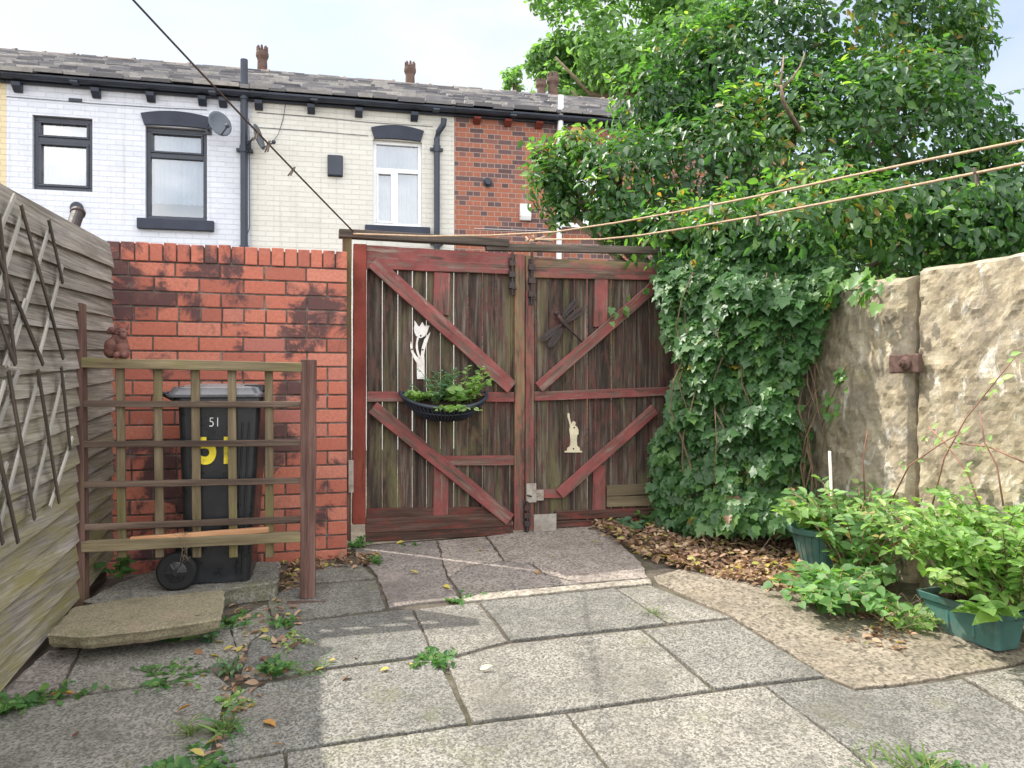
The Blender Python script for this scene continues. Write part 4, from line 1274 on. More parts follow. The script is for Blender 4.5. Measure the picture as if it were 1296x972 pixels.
b_.tube([(h_.x, -0.04, h_.z), (c_.x * .5 + h_.x * .5, -0.045, c_.z * .5 + h_.z * .5), (c_.x, -0.045, c_.z), (c_.x * .6 + e_.x * .4, -0.04, c_.z * .6 + e_.z * .4), (e_.x, -0.03, e_.z)], [0.012, 0.018, 0.017, 0.008, 0.005], 9)
b_.ball((h_.x, -0.042, h_.z), 0.02, 10, 7); b_.build('body', M['dark_iron'], df, smooth=True)

# ------------------------------------------------------------------ wall basket
bk0 = GF.h3(505, 499); bk1 = GF.h3(612, 499); bz = bk0.z; cu = (bk0.x + bk1.x) / 2; hw = (bk1.x - bk0.x) / 2
bk = GF.empty('wall_basket'); tag(bk, 'black half round wire basket hung on the middle rail of the left gate leaf', 'basket')


def bprof(t, f):           # t around the half circle, f 0 at the rim and 1 at the foot
    k_ = 1 - 0.42 * f ** 1.6
    return Vector((cu + hw * k_ * math.cos(t), -0.07 - 0.21 * k_ * math.sin(t), bz + 0.012 - 0.145 * f - 0.10 * math.sin(t) * (1 - 0.55 * f)))


ln_ = MB(); ln_.grid(lambda s, t: bprof(math.pi * s, t * 0.98) * 1.0 + Vector((0, 0.008, 0)), 30, 6)
ln_.add([bprof(math.pi * i / 24, 0.98) for i in range(25)], [tuple(range(25))])
ln_.build('liner', M['liner'], bk, smooth=True, fix=False)
rm_ = MB(); rm_.tube([bprof(math.pi * i / 30, 0) for i in range(31)], 0.013, 8); rm_.tube([bprof(0, 0), bprof(math.pi, 0)], 0.006, 6)
rm_.tube([bprof(math.pi * i / 30, 0.5) + Vector((0, -.003, 0)) for i in range(31)], 0.005, 6)
rm_.build('rim', M['black_paint'], bk, smooth=True)
br_ = MB()
for i in range(1, 30):
    t = math.pi * i / 30; br_.tube([bprof(t, f) + Vector((0, -0.004, 0)) for f in (0, .25, .5, .75, 1.0)], 0.0045, 5)
br_.build('wire_bars', M['black_paint'], bk, smooth=True)
so_ = MB(); so_.add([bprof(math.pi * i / 24, 0.16) + Vector((0, 0.004, 0.0)) for i in range(25)], [tuple(range(25))]); so_.build('soil', M['soil'], bk)


def gplant(u, v, z, *a, **k):
    w = GF.w(u, v, z); return plant(a[0], w, *a[1:], **k)


gplant(cu - 0.07, -0.16, bz - 0.05, 'basket_plant', 20, 0.046, T_OVAL, 'blue_weed', 'grey-green feathery plant in the middle of the wall basket', 'plant', 'plants in the wall basket', h=0.25, spread=0.15, per=16, droop=0.15)
gplant(cu + 0.15, -0.15, bz - 0.05, 'basket_plant', 13, 0.065, T_OVAL, 'shrub', 'tall bright leafy plant at the right of the wall basket', 'plant', 'plants in the wall basket', h=0.29, spread=0.15, per=11, droop=0.15, lean=(0.05, 0))
gplant(cu + 0.06, -0.18, bz - 0.05, 'basket_plant', 8, 0.10, T_HEART, 'shrub', 'broad pale leaf clump between the feathery and the tall basket plant', 'plant', 'plants in the wall basket', h=0.16, spread=0.1, per=4, droop=0.3)
gplant(cu - 0.19, -0.15, bz - 0.04, 'basket_plant', 18, 0.05, T_HEART, 'shrub', 'low bright clump at the left end of the wall basket', 'plant', 'plants in the wall basket', h=0.13, spread=0.13, per=7, droop=0.5)
gplant(cu + 0.02, -0.25, bz - 0.085, 'basket_plant', 15, 0.045, T_HEART, 'shrub', 'pale yellowish leaves spilling over the front rim of the wall basket', 'plant', 'plants in the wall basket', h=0.05, spread=0.16, per=6, droop=1.2, bias=-1.5)

# ================================================================== LEFT FENCE
FF = Frame(-1.983, 3.0, math.degrees(math.atan2(1, -0.2145)))
u_far = FF.hit(139, 500)[0]; u_near = -2.1; u_ref = FF.hit(0, 500)[0]
fe = FF.empty('wooden_fence'); tag(fe, 'weathered feather edge board fence along the left side of the yard', 'fence')
NB = 19
fm = MB(); rr_ = random.Random(11)


def fz(u, f):            # board line f (0 top .. 1 bottom) at u
    s = (u - u_ref) / (u_far - u_ref)
    zt_ = 2.18 + 0.02 * s if s >= 0 else 2.18 + 0.02 * s
    zb_ = 0.285 + 0.19 * s
    return zt_ + (zb_ - zt_) * f


for i in range(NB):
    n = 26; vs = []; tilt = rr_.uniform(-0.012, 0.012); ph = rr_.uniform(0, 9)
    for j in range(n + 1):
        u = u_near + (u_far - u_near) * j / n + (rr_.uniform(-.006, .012) if j == n else 0)
        wob = 0.006 * mnoise.noise(Vector((u * 2.5, i * 3.1, 0))) + tilt * (j / n - 0.5)
        za = fz(u, i / NB) + 0.05; zb_ = fz(u, (i + 1) / NB) + wob
        out = -0.024 + 0.007 * mnoise.noise(Vector((u * 3, i * 1.7, 5)))
        vs += [(u, 0.004, za), (u, out, zb_), (u, out + 0.011, zb_ - 0.001), (u, 0.012, za)]
    fs = [(0, 1, 2, 3), (4 * n + 3, 4 * n + 2, 4 * n + 1, 4 * n)]
    for j in range(n):
        for q in range(4):
            q2 = (q + 1) % 4; fs.append((4 * j + q, 4 * j + q2, 4 * j + 4 + q2, 4 * j + 4 + q))
    fm.add(vs, fs, rr_.random())
fm.build('board_panel', M['fence'], fe)
for uu in (u_far - 0.06, u_far - 1.9, u_near + 0.1):
    beam('post', (uu, 0.03, 0.1), (uu, 0.03, fz(uu, 0) - 0.04), 0.075, 0.075, M['slat_dark'], fe, nrm=(0, -1, 0))
# dark board added under the fence to block sun leaking through the gap
gb = MB(); gb.prism([(u_near, 0.014, -0.2), (u_far - 0.01, 0.014, -0.2), (u_far - 0.01, 0.014, fz(u_far, 1) + 0.05), (u_near, 0.014, fz(u_near, 1) + 0.05)], (0, 0.03, 0)); gb.build('light_stop_board', M['slat_dark'], fe)

tx = FF.empty('fence_trellis'); tag(tx, 'expanding diamond trellis of thin slats fixed to the left fence', 'trellis')


def C1(x, y): return (x / 2.945, 230 + y / 2.945)


def C2(x, y): return (x / 2.859, 540 + y / 2.859)


for (a, b) in ((C1(0, 120), C1(62, 682)), (C1(82, 85), C1(240, 660)), (C1(185, 140), C1(238, 378)), (C1(0, 505), C1(62, 682)), (C1(-70, 110), C1(165, 682)),
               (C1(35, 705), C2(130, 336)), (C1(145, 700), C2(218, 276)), (C1(232, 690), C2(258, 85)), (C2(-60, 40), C2(15, 425)), (C1(-70, 690), C2(70, 420)), (C1(-60, 380), C1(0, 560))):
    pa_, pb_ = FF.h3(*a, -0.058), FF.h3(*b, -0.058)
    beam('slat', pa_, pb_, 0.021, 0.008, M['slat_dark'], tx, bevel=0.0015, rough=0.0006)
for (a, b) in ((C1(88, 112), C1(-25, 480)), (C1(188, 170), C1(32, 690)), (C1(236, 312), C1(150, 650)), (C1(-20, 560), C1(-60, 690)),
               (C1(150, 718), C2(-5, 395)), (C1(240, 715), C2(116, 300)), (C2(266, 38), C2(184, 290)), (C1(22, 745), C1(-40, 960)), (C1(60, 50), C1(-60, 330)), (C1(100, 440), C1(20, 690)), (C1(75, 700), C1(-20, 960)), (C2(30, 130), C2(-60, 420))):
    pa_, pb_ = FF.h3(*a, -0.046), FF.h3(*b, -0.046)
    beam('slat', pa_, pb_, 0.021, 0.008, M['slat_light'], tx, bevel=0.0015, rough=0.0006)

lp = FF.empty('security_lamp'); tag(lp, 'dark cylindrical lamp tilted above the top edge of the fence', 'lamp')
c1 = FF.h3(99, 268, 0.04); c2_ = FF.h3(90, 293, 0.04)
l_ = MB(); l_.tube([c1, c1.lerp(c2_, 0.1), c1.lerp(c2_, 0.12), c2_], [0.036, 0.036, 0.031, 0.031], 16)
l_.build('lamp_tube', M['dark_iron'], lp)
l_ = MB(); l_.tube([c1.lerp(c2_, 0.3) + Vector((-.03, 0, 0)), c1.lerp(c2_, 0.6) + Vector((0.035, 0, -0.01)), c2_ + Vector((0.01, 0, -0.09))], 0.01, 8); l_.build('bracket', M['rust'], lp, smooth=True)

# ================================================================== TRELLIS SCREEN IN FRONT OF THE BIN
TF = Frame(-1.08, 4.09, 12.0)
tr = TF.empty('trellis_screen'); tag(tr, 'freestanding brown timber trellis screen with two posts in front of the wheelie bin', 'trellis screen')
th = TF.h3


def tbeam(name, a, b, w, mat, v, d): return beam(name, th(*a, v), th(*b, v), w, d, M[mat], tr)


pr = tbeam('post', (390.5, 455), (389, 758), 0.078, 'post_brown', -0.04, 0.08)
pb = TF.h3(389, 757); q = MB(); q.box(pb.x - 0.1, pb.x + 0.1, -0.1, 0.1, pb.z - 0.03, pb.z + 0.004); q.build('post_base', M['rust'], tr, bevel=0.003)
tbeam('post', (95, 383), (99, 768), 0.06, 'post_brown', -0.04, 0.075)
pc_ = TF.h3(95, 383); q = MB(); q.box(pc_.x - 0.018, pc_.x + 0.018, -0.02, 0.015, pc_.z, pc_.z + 0.024); q.ball((pc_.x, -0.002, pc_.z + 0.027), 0.013, 8, 6); q.build('post_cap', M['rust'], tr, bevel=0.003)
tbeam('top_rail', (102, 459), (382, 465), 0.05, 'trellis_rail', -0.045, 0.05)
tbeam('bottom_rail', (102, 693), (380, 680), 0.052, 'trellis_rail', -0.045, 0.05)
for (x0, x1) in ((151, 154), (199, 202), (246.5, 249), (293, 295), (340, 341)):
    tbeam('upright_batten', (x0, 465), (x1, 706), 0.042, 'trellis', -0.012, 0.02)
for (y0, y1) in ((511, 512), (562.5, 560.5), (614, 608.5), (668, 657)):
    tbeam('cross_batten', (104, y0), (381, y1), 0.032, 'trellis_dark', -0.031, 0.018)
oc = TF.empty('loose_batten'); tag(oc, 'loose orange timber batten lying on the bottom rail of the trellis screen', 'batten')
ob = beam('batten_wood', th(164, 684, -0.03), th(340, 670.5, -0.03), 0.03, 0.03, M['orange_wood'], oc)
# dry roots hanging over the batten
rt = TF.empty('dry_roots'); tag(rt, 'tangle of dry pale roots hanging from the orange batten', 'dry roots')
q = MB(); c_ = th(232, 682, -0.065)
for i in range(6):
    a = c_ + Vector((random.uniform(-.03, .03), random.uniform(-.01, .01), 0.03)); pts = [a + Vector((0, .03, 0))]
    for j in range(6): pts.append(a + Vector((random.gauss(0, .018), random.gauss(0, .008) - .008, -0.045 * j * random.uniform(.4, 1))))
    q.tube(pts, 0.0009, 4)
q.build('roots', M['dry_root'], rt)

# squirrel figure on the rail
sq = TF.empty('squirrel_figure'); tag(sq, 'small brown terracotta squirrel figure sitting on the trellis top rail', 'figurine')
sb = th(154, 453, -0.02); s_ = 0.00405
zt0 = sb.z
B = MB()


def sp(px, py, r, v=0.0, sy=1.0): return ((th(px, py).x, -0.022 + v, th(px, py).z), r)


for (px, py, r, v) in ((156, 441, 0.036, 0), (155, 432, 0.031, 0), (158, 448, 0.03, -0.006), (143.5, 438, 0.040, 0.012), (141, 445, 0.034, 0.012), (147, 430, 0.024, 0.012),
                       (157.5, 422, 0.0245, -0.008), (159, 426, 0.017, -0.022), (156, 428, 0.022, 0), (143, 418, 0.020, 0.012), (139, 420, 0.014, 0.012), (160, 450, 0.015, -0.03), (151, 450, 0.016, -0.03)):
    c, r_ = sp(px, py, r, v); B.ball(c, r_, 16, 10)
bo = B.build('squirrel_body', M['terracotta'], sq, smooth=True)
rmod = bo.modifiers.new('remesh', 'REMESH'); rmod.mode = 'VOXEL'; rmod.voxel_size = 0.004; rmod.use_smooth_shade = True
smod = bo.modifiers.new('smooth', 'SMOOTH'); smod.iterations = 3
for (px, py) in ((151.5, 412.5), (162.5, 413)):
    c = th(px, py); e = MB(); d = -1 if px < 157 else 1
    e.add([(c.x - 0.011, -0.03, c.z - 0.016), (c.x + 0.011, -0.03, c.z - 0.016), (c.x, -0.02, c.z - 0.02), (c.x + d * 0.008, -0.026, c.z + 0.012)], [(0, 1, 3), (1, 2, 3), (2, 0, 3), (0, 2, 1)])
    e.build('ear', M['terracotta'], sq)
for px in (155.5, 160.5):
    c = th(px, 420.5); e = MB(); e.ball((c.x, -0.0515, c.z), 0.0035, 8, 6); e.build('eye', M['dark_iron'], sq, smooth=True)
# ================================================================== RAISED STONE FLAGS AND THE WHEELIE BIN


def flagstone(name, poly, dz, thick, under, mat, label, rag=0.006):
    pts = [G(px, py, dz) for px, py in poly]
    out = []; n = len(pts)
    for i in range(n):
        a, b = pts[i], pts[(i + 1) % n]; seg = max(1, int((b - a).length / 0.035))
        for j in range(seg):
            p = a.lerp(b, j / seg); p = p + Vector((random.uniform(-rag, rag), random.uniform(-rag, rag), 0)); out.append(p)
    c = sum(out, Vector()) / len(out)
    mb = MB(); k = len(out); vs = []
    fr_ = [(0, 0, 0.004), (0, 0.012, 0.0), (0.35, 0.008, 0), (0.7, under * 0.5, 0), (1.0, under, 0)]
    for (f, ins, up) in fr_:
        for p in out:
            dv = (c - p); dv.z = 0; dv.normalize()
            jit = random.uniform(-0.004, 0.004) if f > 0 else 0
            ins2 = 0.014 if f == 0 and up > 0 else (0 if f == 0 else ins)
            vs.append(p + dv * (ins2 + jit) + Vector((0, 0, -thick * f + (0.0 if up > 0 else -0.006 if f == 0 else 0))))
    fs = [tuple(range(k))]
    for r in range(len(fr_) - 1):
        for i in range(k):
            i2 = (i + 1) % k; fs.append((r * k + i, (r + 1) * k + i, (r + 1) * k + i2, r * k + i2))
    fs.append(tuple(reversed(range((len(fr_) - 1) * k, len(fr_) * k))))
    mb.add([Vector(v) for v in vs], fs, 0.5)
    o = mb.build(name, mat)
    tag(o, label, 'stone slab', 'raised stone slabs')
    return o


flagstone('stone_flag', [(104, 760), (150, 737), (217, 713), (355, 710), (352, 736), (287, 745), (283, 752), (160, 768)], 0.085, 0.09, 0.01, M['slab_mossy'],
          'grey mossy slab the black wheelie bin stands on')
flagstone('stone_flag', [(58, 803), (92, 768), (160, 757), (240, 750), (283, 746), (284, 763), (281, 782), (240, 789), (180, 798), (110, 805)], 0.125, 0.062, 0.03, M['flag'],
          'thick rough edged sandstone slab lying in front of the trellis screen')

BF = Frame(*G(268, 740, 0.09).xy, 12.0)
# the frame sits at the near face of the bin, centre of its foot
bzb = CZ - (740 - CY) / FOC * G(268, 740, 0.09).y
wb = BF.empty('wheelie_bin'); tag(wb, 'black wheelie bin with yellow number 51 behind the trellis screen', 'wheelie bin')
dep = 0.42


def brect(x0, x1, y0, y1, z, r, n=5):
    pts = []
    for (cx_, cy_, a0) in ((x1 - r, y1 - r, 0), (x0 + r, y1 - r, 90), (x0 + r, y0 + r, 180), (x1 - r, y0 + r, 270)):
        for k in range(n):
            a = R(a0 + 90 * k / (n - 1)); pts.append((cx_ + r * math.cos(a), cy_ + r * math.sin(a), z))
    return pts


bl0, bl1 = BF.hit(232, 735)[0], BF.hit(315, 735)[0]; tp0, tp1 = BF.hit(224, 512)[0], BF.hit(330, 512)[0]
ztop = BF.hit(280, 511)[1]
B = MB(); rings = []
for i in range(9):
    f = i / 8; z = bzb + (ztop - bzb) * f; g = f
    rings.append(brect(bl0 + (tp0 - bl0) * g, bl1 + (tp1 - bl1) * g, 0.03 - 0.03 * g, 0.03 + dep * (0.82 + 0.18 * g), z, 0.035))
rings.append(brect(tp0 - 0.012, tp1 + 0.012, -0.012, dep + 0.045, ztop + 0.002, 0.035)); rings.append(brect(tp0 - 0.012, tp1 + 0.012, -0.012, dep + 0.045, ztop + 0.03, 0.035))
k = len(rings[0]); vs = [p for r in rings for p in r]
fs = [(i * k + j, i * k + (j + 1) % k, (i + 1) * k + (j + 1) % k, (i + 1) * k + j) for i in range(len(rings) - 1) for j in range(k)]
fs += [tuple(reversed(range(k))), tuple(range((len(rings) - 1) * k, len(rings) * k))]
B.add(vs, fs)
for uu in (0.74, 0.82):       # moulded ribs down the right hand side of the face
    pts = []
    for f in (0.04, 0.9):
        z = bzb + (ztop - bzb) * f; x0 = bl0 + (tp0 - bl0) * f; x1 = bl1 + (tp1 - bl1) * f
        pts.append((x0 + (x1 - x0) * (uu + 0.05), 0.03 - 0.03 * f - 0.001, z))
    B.tube(pts, 0.006, 6)
body = B.build('body', M['bin'], wb, bevel=0.003)
Ld = MB(); rings = [brect(tp0 - 0.05, tp1 + 0.014, -0.02, dep + 0.05, ztop + 0.032, 0.04), brect(tp0 - 0.05, tp1 + 0.016, -0.022, dep + 0.05, ztop + 0.048, 0.04),
                   brect(tp0 - 0.03, tp1 - 0.0, 0.0, dep + 0.03, ztop + 0.085, 0.05), brect(tp0 + 0.06, tp1 - 0.05, 0.06, dep - 0.04, ztop + 0.105, 0.06)]
k = len(rings[0]); vs = [p for r in rings for p in r]
fs = [(i * k + j, i * k + (j + 1) % k, (i + 1) * k + (j + 1) % k, (i + 1) * k + j) for i in range(3) for j in range(k)] + [tuple(reversed(range(k))), tuple(range(3 * k, 4 * k))]
Ld.add(vs, fs)
ld = Ld.build('lid', M['lid'], wb, bevel=0.004)
hd = MB(); hd.tube([(tp0 - 0.075, 0.03, ztop + 0.05), (tp0 - 0.075, dep, ztop + 0.05)], 0.014, 8)
for yy in (0.04, 0.16, 0.28, dep - 0.02): hd.tube([(tp0, yy, ztop + 0.01), (tp0 - 0.075, yy, ztop + 0.05)], 0.012, 6)
hd.build('handle', M['bin'], wb, smooth=True)
lg = MB(); lg.box(tp1 - 0.09, tp1 + 0.02, 0.02, 0.14, ztop + 0.06, ztop + 0.10); lg.build('lid_grip', M['bin'], wb, bevel=0.008)
wx, wz = BF.hit(224, 723, -0.02); rad = 0.098
for yy in (-0.035, dep - 0.02):
    wh = MB(); wh.lathe([(rad * 0.55, yy - 0.01), (rad * 0.9, yy - 0.012), (rad, yy), (rad, yy + 0.035), (rad * 0.9, yy + 0.045)], (wx, 0, wz), 28, 'y')
    wo = wh.build('wheel', M['tyre'], wb, smooth=False, bevel=0.004)
    hb = MB(); hb.lathe([(0.016, yy - 0.024), (0.02, yy - 0.018), (rad * 0.5, yy - 0.013), (rad * 0.54, yy - 0.0105)], (wx, 0, wz), 20, 'y')
    for q in range(6):
        a = q * math.pi / 3; hb.tube([(wx + 0.015 * math.cos(a), yy - 0.018, wz + 0.015 * math.sin(a)), (wx + rad * .52 * math.cos(a), yy - 0.014, wz + rad * .52 * math.sin(a))], 0.005, 5)
    hb.build('hub', M['bin'], wo)
ax = MB(); ax.tube([(wx, -0.03, wz), (wx, dep + 0.02, wz)], 0.011, 8); ax.build('axle', M['dark_iron'], wb)


def text(name, s, size, uu, zz, v, mat, parent, off=0.0, sx=1.0, rot=0.0):
    cu_ = bpy.data.curves.new(name, 'FONT'); cu_.body = s; cu_.size = size; cu_.extrude = 0.0008; cu_.offset = off
    o = bpy.data.objects.new(name, cu_); COL.objects.link(o); o.parent = parent
    cu_.materials.append(M[mat])
    bpy.context.view_layer.update()
    me = bpy.data.meshes.new_from_object(o.evaluated_get(bpy.context.evaluated_depsgraph_get()))
    bpy.data.objects.remove(o)
    me.transform(Matrix.Diagonal((sx, 1, 1, 1)))
    o = bpy.data.objects.new(name, me); COL.objects.link(o); o.parent = parent
    if not me.materials: me.materials.append(M[mat])
    o.location = (uu, v, zz); o.rotation_euler = (R(90), rot, 0)
    return o


n0 = BF.hit(252.5, 585.5, 0.0); n1 = BF.hit(266, 540, 0.0)
fz_ = lambda z: 0.03 - 0.03 * (z - bzb) / (ztop - bzb)
nt_ = text('number', '51', 0.245, n0[0] - 0.012, n0[1], fz_(n0[1]) - 0.008, 'yellow', wb, 0.009, 0.80); nt_.rotation_euler = (R(88.0), 0, 0)
nt_ = text('number', '51', 0.07, n1[0] - 0.008, n1[1], fz_(n1[1]) - 0.004, 'white_paint', wb, -0.001, 0.85)

# ================================================================== THE TALL STONE SLABS ON THE RIGHT
SF = Frame(2.22, 4.29, math.degrees(math.atan2(-1, 0.30)))     # u runs towards the camera, v away from the yard


def big_stone(name, u0, u1, z0, ztop_fn, label, seed, cat='stone slab', edge=None):
    mb = MB(); nu, nv = int((u1 - u0) / 0.022), 84

    def fn(s, t):
        u = u0 + (u1 - u0) * s; zt_ = ztop_fn(u); z = z0 + (zt_ - z0) * t
        n = 0.0; q = Vector((u * 1.6 + seed, z * 1.6, seed * 1.3))
        n += 0.020 * mnoise.noise(q) + 0.008 * mnoise.noise(q * 2.7) 
        rid = 1 - abs(mnoise.noise(q * 3.4 + Vector((9, 0, 0)))) * 2
        n += 0.012 * max(0, rid) ** 2 + 0.008 * mnoise.noise(q * 9) + 0.0055 * mnoise.noise(q * 19) + 0.0035 * mnoise.noise(q * 41)
        cell = mnoise.cell(Vector((u * 7 + 3 * mnoise.noise(q * 2), z * 5 + 3 * mnoise.noise(q * 2 + Vector((4, 4, 4))), seed)))
        n += 0.003 * cell
        ed = min(u - u0, u1 - u, (zt_ - z) * 1.2)
        rnd = max(0, 1 - ed / 0.035) ** 2 * 0.05
        e = edge(u, z) if edge else 0
        return (u + e, -n + rnd + (0.02 if 0 else 0), z)
    mb.grid(fn, nu, nv, random.random())
    w = nu + 1
    front = [fn(i / nu, j / nv) for j in range(nv + 1) for i in range(nu + 1)]
    # solid: sides, top and back
    per = [(0, j) for j in range(nv + 1)] + [(i, nv) for i in range(1, nu + 1)] + [(nu, j) for j in range(nv - 1, -1, -1)]
    vs = []; 
    for (i, j) in per:
        p = front[j * w + i]; vs.append(p); vs.append((p[0], 0.16 + 0.01 * random.random(), p[2]))
    mb.add(vs, [(2 * i, 2 * i + 1, 2 * i + 3, 2 * i + 2) for i in range(len(per) - 1)], 0.9)
    bk_ = [vs[2 * i + 1] for i in range(len(per))]
    mb.add(bk_, [tuple(range(len(bk_)))], 0.5)
    o = mb.build(name, M['stone'], None, smooth=False, fix=False)
    o.location = (SF.o.x, SF.o.y, 0); o.rotation_euler = (0, 0, SF.a)
    tag(o, label, cat, 'upright stone slabs of the right wall')
    return o


s_l = SF.hit(1043, 360)[0]; s_r = SF.hit(1299, 330)[0]
zl0 = SF.hit(1090, 355)[1]; zl1 = SF.hit(1150, 348)[1]; zr0 = SF.hit(1157, 340)[1]; zr1 = SF.hit(1296, 323)[1]
wv = lambda z: 0.012 * mnoise.noise(Vector((0, z * 3, 3)))
first_stone = big_stone('stone_slab', s_l - 0.35, -0.022, 0.2, lambda u: zl1 + (zl1 - zl0) * u / 0.2 * 0.4 + 0.012 * mnoise.noise(Vector((u * 5, 0, 0))),
          'upright sandstone slab on the left of the bolted joint, ivy on its left edge', 3.1, edge=lambda u, z: (wv(z) if u > -0.3 else 0))
big_stone('stone_slab', 0.022, 1.25, 0.15, lambda u: zr0 + (zr1 - zr0) * u / 0.5 * 0.35 + 0.012 * mnoise.noise(Vector((u * 5, 3, 0))),
          'tall upright sandstone slab with pale streaks, on the right of the bolted joint', 8.4, edge=lambda u, z: (wv(z) if u < 0.3 else 0))
big_stone('stone_slab', 1.27, 2.6, 0.1, lambda u: zr0 - 0.04, 'upright sandstone slab nearest to the camera at the right picture edge', 13.7)
jf = MB(); jf.box(-0.06, 0.06, 0.09, 0.13, 0.3, zl1 - 0.06); jo = jf.build('joint_fill', M['dark_gap'], None); jo.location = (SF.o.x, SF.o.y, 0); jo.rotation_euler = (0, 0, SF.a)
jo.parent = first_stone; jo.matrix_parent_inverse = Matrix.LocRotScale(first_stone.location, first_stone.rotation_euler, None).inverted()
# iron clamp
cl = SF.empty('iron_clamp'); tag(cl, 'rusty iron clamp plate bolted across the joint between the two upright stones', 'clamp')
ca = SF.h3(1129, 449, -0.05); cb_ = SF.h3(1167, 472, -0.05)
q = MB(); q.box(ca.x, cb_.x, -0.075, -0.045, cb_.z, ca.z); q.build('plate', M['rust'], cl, bevel=0.009)
q = MB(); bc = SF.h3(1146, 460, -0.08)
q.lathe([(0.024, -0.095), (0.037, -0.088), (0.040, -0.074)], (bc.x, 0, bc.z), 20, 'y'); q.build('washer', M['rust'], cl, bevel=0.002)
q = MB(); q.lathe([(0.012, -0.13), (0.012, -0.094)], (bc.x, 0, bc.z), 12, 'y'); q.lathe([(0.021, -0.114), (0.021, -0.094)], (bc.x, 0, bc.z), 6, 'y'); q.build('bolt', M['rust'], cl, bevel=0.0015)
q = MB(); q.tube([(bc.x, -0.08, bc.z), (bc.x, 0.02, bc.z)], 0.013, 8); q.build('shank', M['rust'], cl)

# ================================================================== PLANTERS
# long trough: its near long side from (1173,793) to (1262,832) on the photo
t0 = G(1166, 789); t1 = G(1263, 833)
ang = math.degrees(math.atan2(t1.y - t0.y, t1.x - t0.x))
PF = Frame(t0.x, t0.y, ang, (t0.z + t1.z) / 2)
TLn = (t1 - t0).length; TW, TH = 0.19, 0.175
tro = PF.empty('trough_planter'); tag(tro, 'long dark green plastic trough planter at the foot of the stone wall', 'planter')


def trough_ring(z, ins, r=0.02): return brect(-0.02 + ins, TLn + 0.0 - ins, 0.0 + ins, TW - ins, z, r)


rings = [trough_ring(0, 0.028), trough_ring(0.02, 0.024), trough_ring(TH * 0.8, 0.008), trough_ring(TH * 0.8, -0.004), trough_ring(TH, -0.012), trough_ring(TH, -0.0), trough_ring(TH * 0.86, 0.008)]
k = len(rings[0]); q = MB(); vs = [p for r in rings for p in r]
q.add(vs, [(i * k + j, i * k + (j + 1) % k, (i + 1) * k + (j + 1) % k, (i + 1) * k + j) for i in range(len(rings) - 1) for j in range(k)] + [tuple(reversed(range(k)))])
for f in (0.33, 0.66):
    q.box(TLn * f - 0.008, TLn * f + 0.008, 0.010, 0.026, 0.03, TH * 0.78)
q.build('trough', M['green_plastic'], tro, bevel=0.003)
q = MB(); q.add(trough_ring(TH * 0.85, 0.006), [tuple(range(k))]); q.build('soil', M['soil'], tro)

pc = G(1047, 737, 0.0); PR = 0.185; PH = 0.26
c_ = Vector((G(1037, 728).x + 0.07, G(1037, 728).y + 0.12, 0)); c_.z = zg(0, c_.y) - 0.01
rp = empty('round_planter', c_); tag(rp, 'round dark green plastic pot half hidden under leaves', 'planter')
q = MB(); q.lathe([(PR * 0.62, 0), (PR * 0.66, 0.02), (PR * 0.92, PH * 0.84), (PR * 0.95, PH * 0.85), (PR * 1.06, PH * 0.87), (PR * 1.08, PH), (PR * 0.98, PH), (PR * 0.93, PH * 0.88), (PR * 0.9, PH * 0.86)], (0, 0, 0), 32)
for i in range(24):
    a = 2 * math.pi * i / 24; q.tube([(PR * .68 * math.cos(a), PR * .68 * math.sin(a), 0.03), (PR * .92 * math.cos(a), PR * .92 * math.sin(a), PH * .82)], 0.004, 4)
q.build('pot', M['green_plastic'], rp, bevel=0.003)
cn = G(1052, 655); cane = MB()
a = P(1050, 571, 4.55); b = P(1053, 640, 4.5); b2 = a + (b - a) * 2.4
cane.tube([a, b2], 0.0085, 8); co = cane.build('garden_cane', M['cane'], None, smooth=True); tag(co, 'pale thin cane standing upright against the left upright stone', 'cane')

# shrubs in and round the planters
tz = PF.z + TH * 0.85
for (uu, vv, kw, lab) in (
        (TLn * 0.32, 0.10, dict(stems=44, h=0.74, spread=0.36, per=20, lean=(-0.08, -0.05)), 'bushy shrub in the left half of the green trough, leaning over its rim'),
        (TLn * 0.85, 0.10, dict(stems=54, h=0.84, spread=0.40, per=26, lean=(-0.02, 0.0)), 'taller bushy shrub in the right half of the green trough')):
    w = PF.w(uu, vv, TH * 0.83)
    plant('potted_shrub', w, kw['stems'], 0.082, T_OVAL, 'shrub', lab, 'shrub', 'shrubs in and around the planters', h=kw['h'], spread=kw['spread'], per=kw['per'], stem_mat='twig', stem_r=0.0026, droop=0.4, flat=0.62, lean=kw['lean'])
w = PF.w(TLn * 0.98, -0.02, TH * 0.9)
plant('potted_shrub', w, 3, 0.15, T_OVAL, 'shrub', 'cluster of very large bright leaves at the front of the trough', 'shrub', 'shrubs in and around the planters', h=0.2, spread=0.12, per=5, stem_mat='stem', droop=0.5, flat=0.8, bias=-2.0)
plant('potted_shrub', c_ + Vector((0, 0, PH * 0.86)), 34, 0.085, T_HEART, 'shrub', 'bright green shrub growing in the round green pot', 'shrub', 'shrubs in and around the planters', h=0.36, spread=0.36, per=14, stem_mat='twig', stem_r=0.003, droop=0.55, flat=0.62)
w = G(1080, 785)
plant('trailing_shrub', w + Vector((0.0, 0.12, 0)), 38, 0.085, T_HEART, 'shrub2', 'round leaved trailing plant on the ground between the pot and the trough', 'shrub', 'shrubs in and around the planters', h=0.44, spread=0.30, per=14, stem_mat='twig_red', stem_r=0.003, droop=0.7, flat=0.55)
w = G(1105, 760)
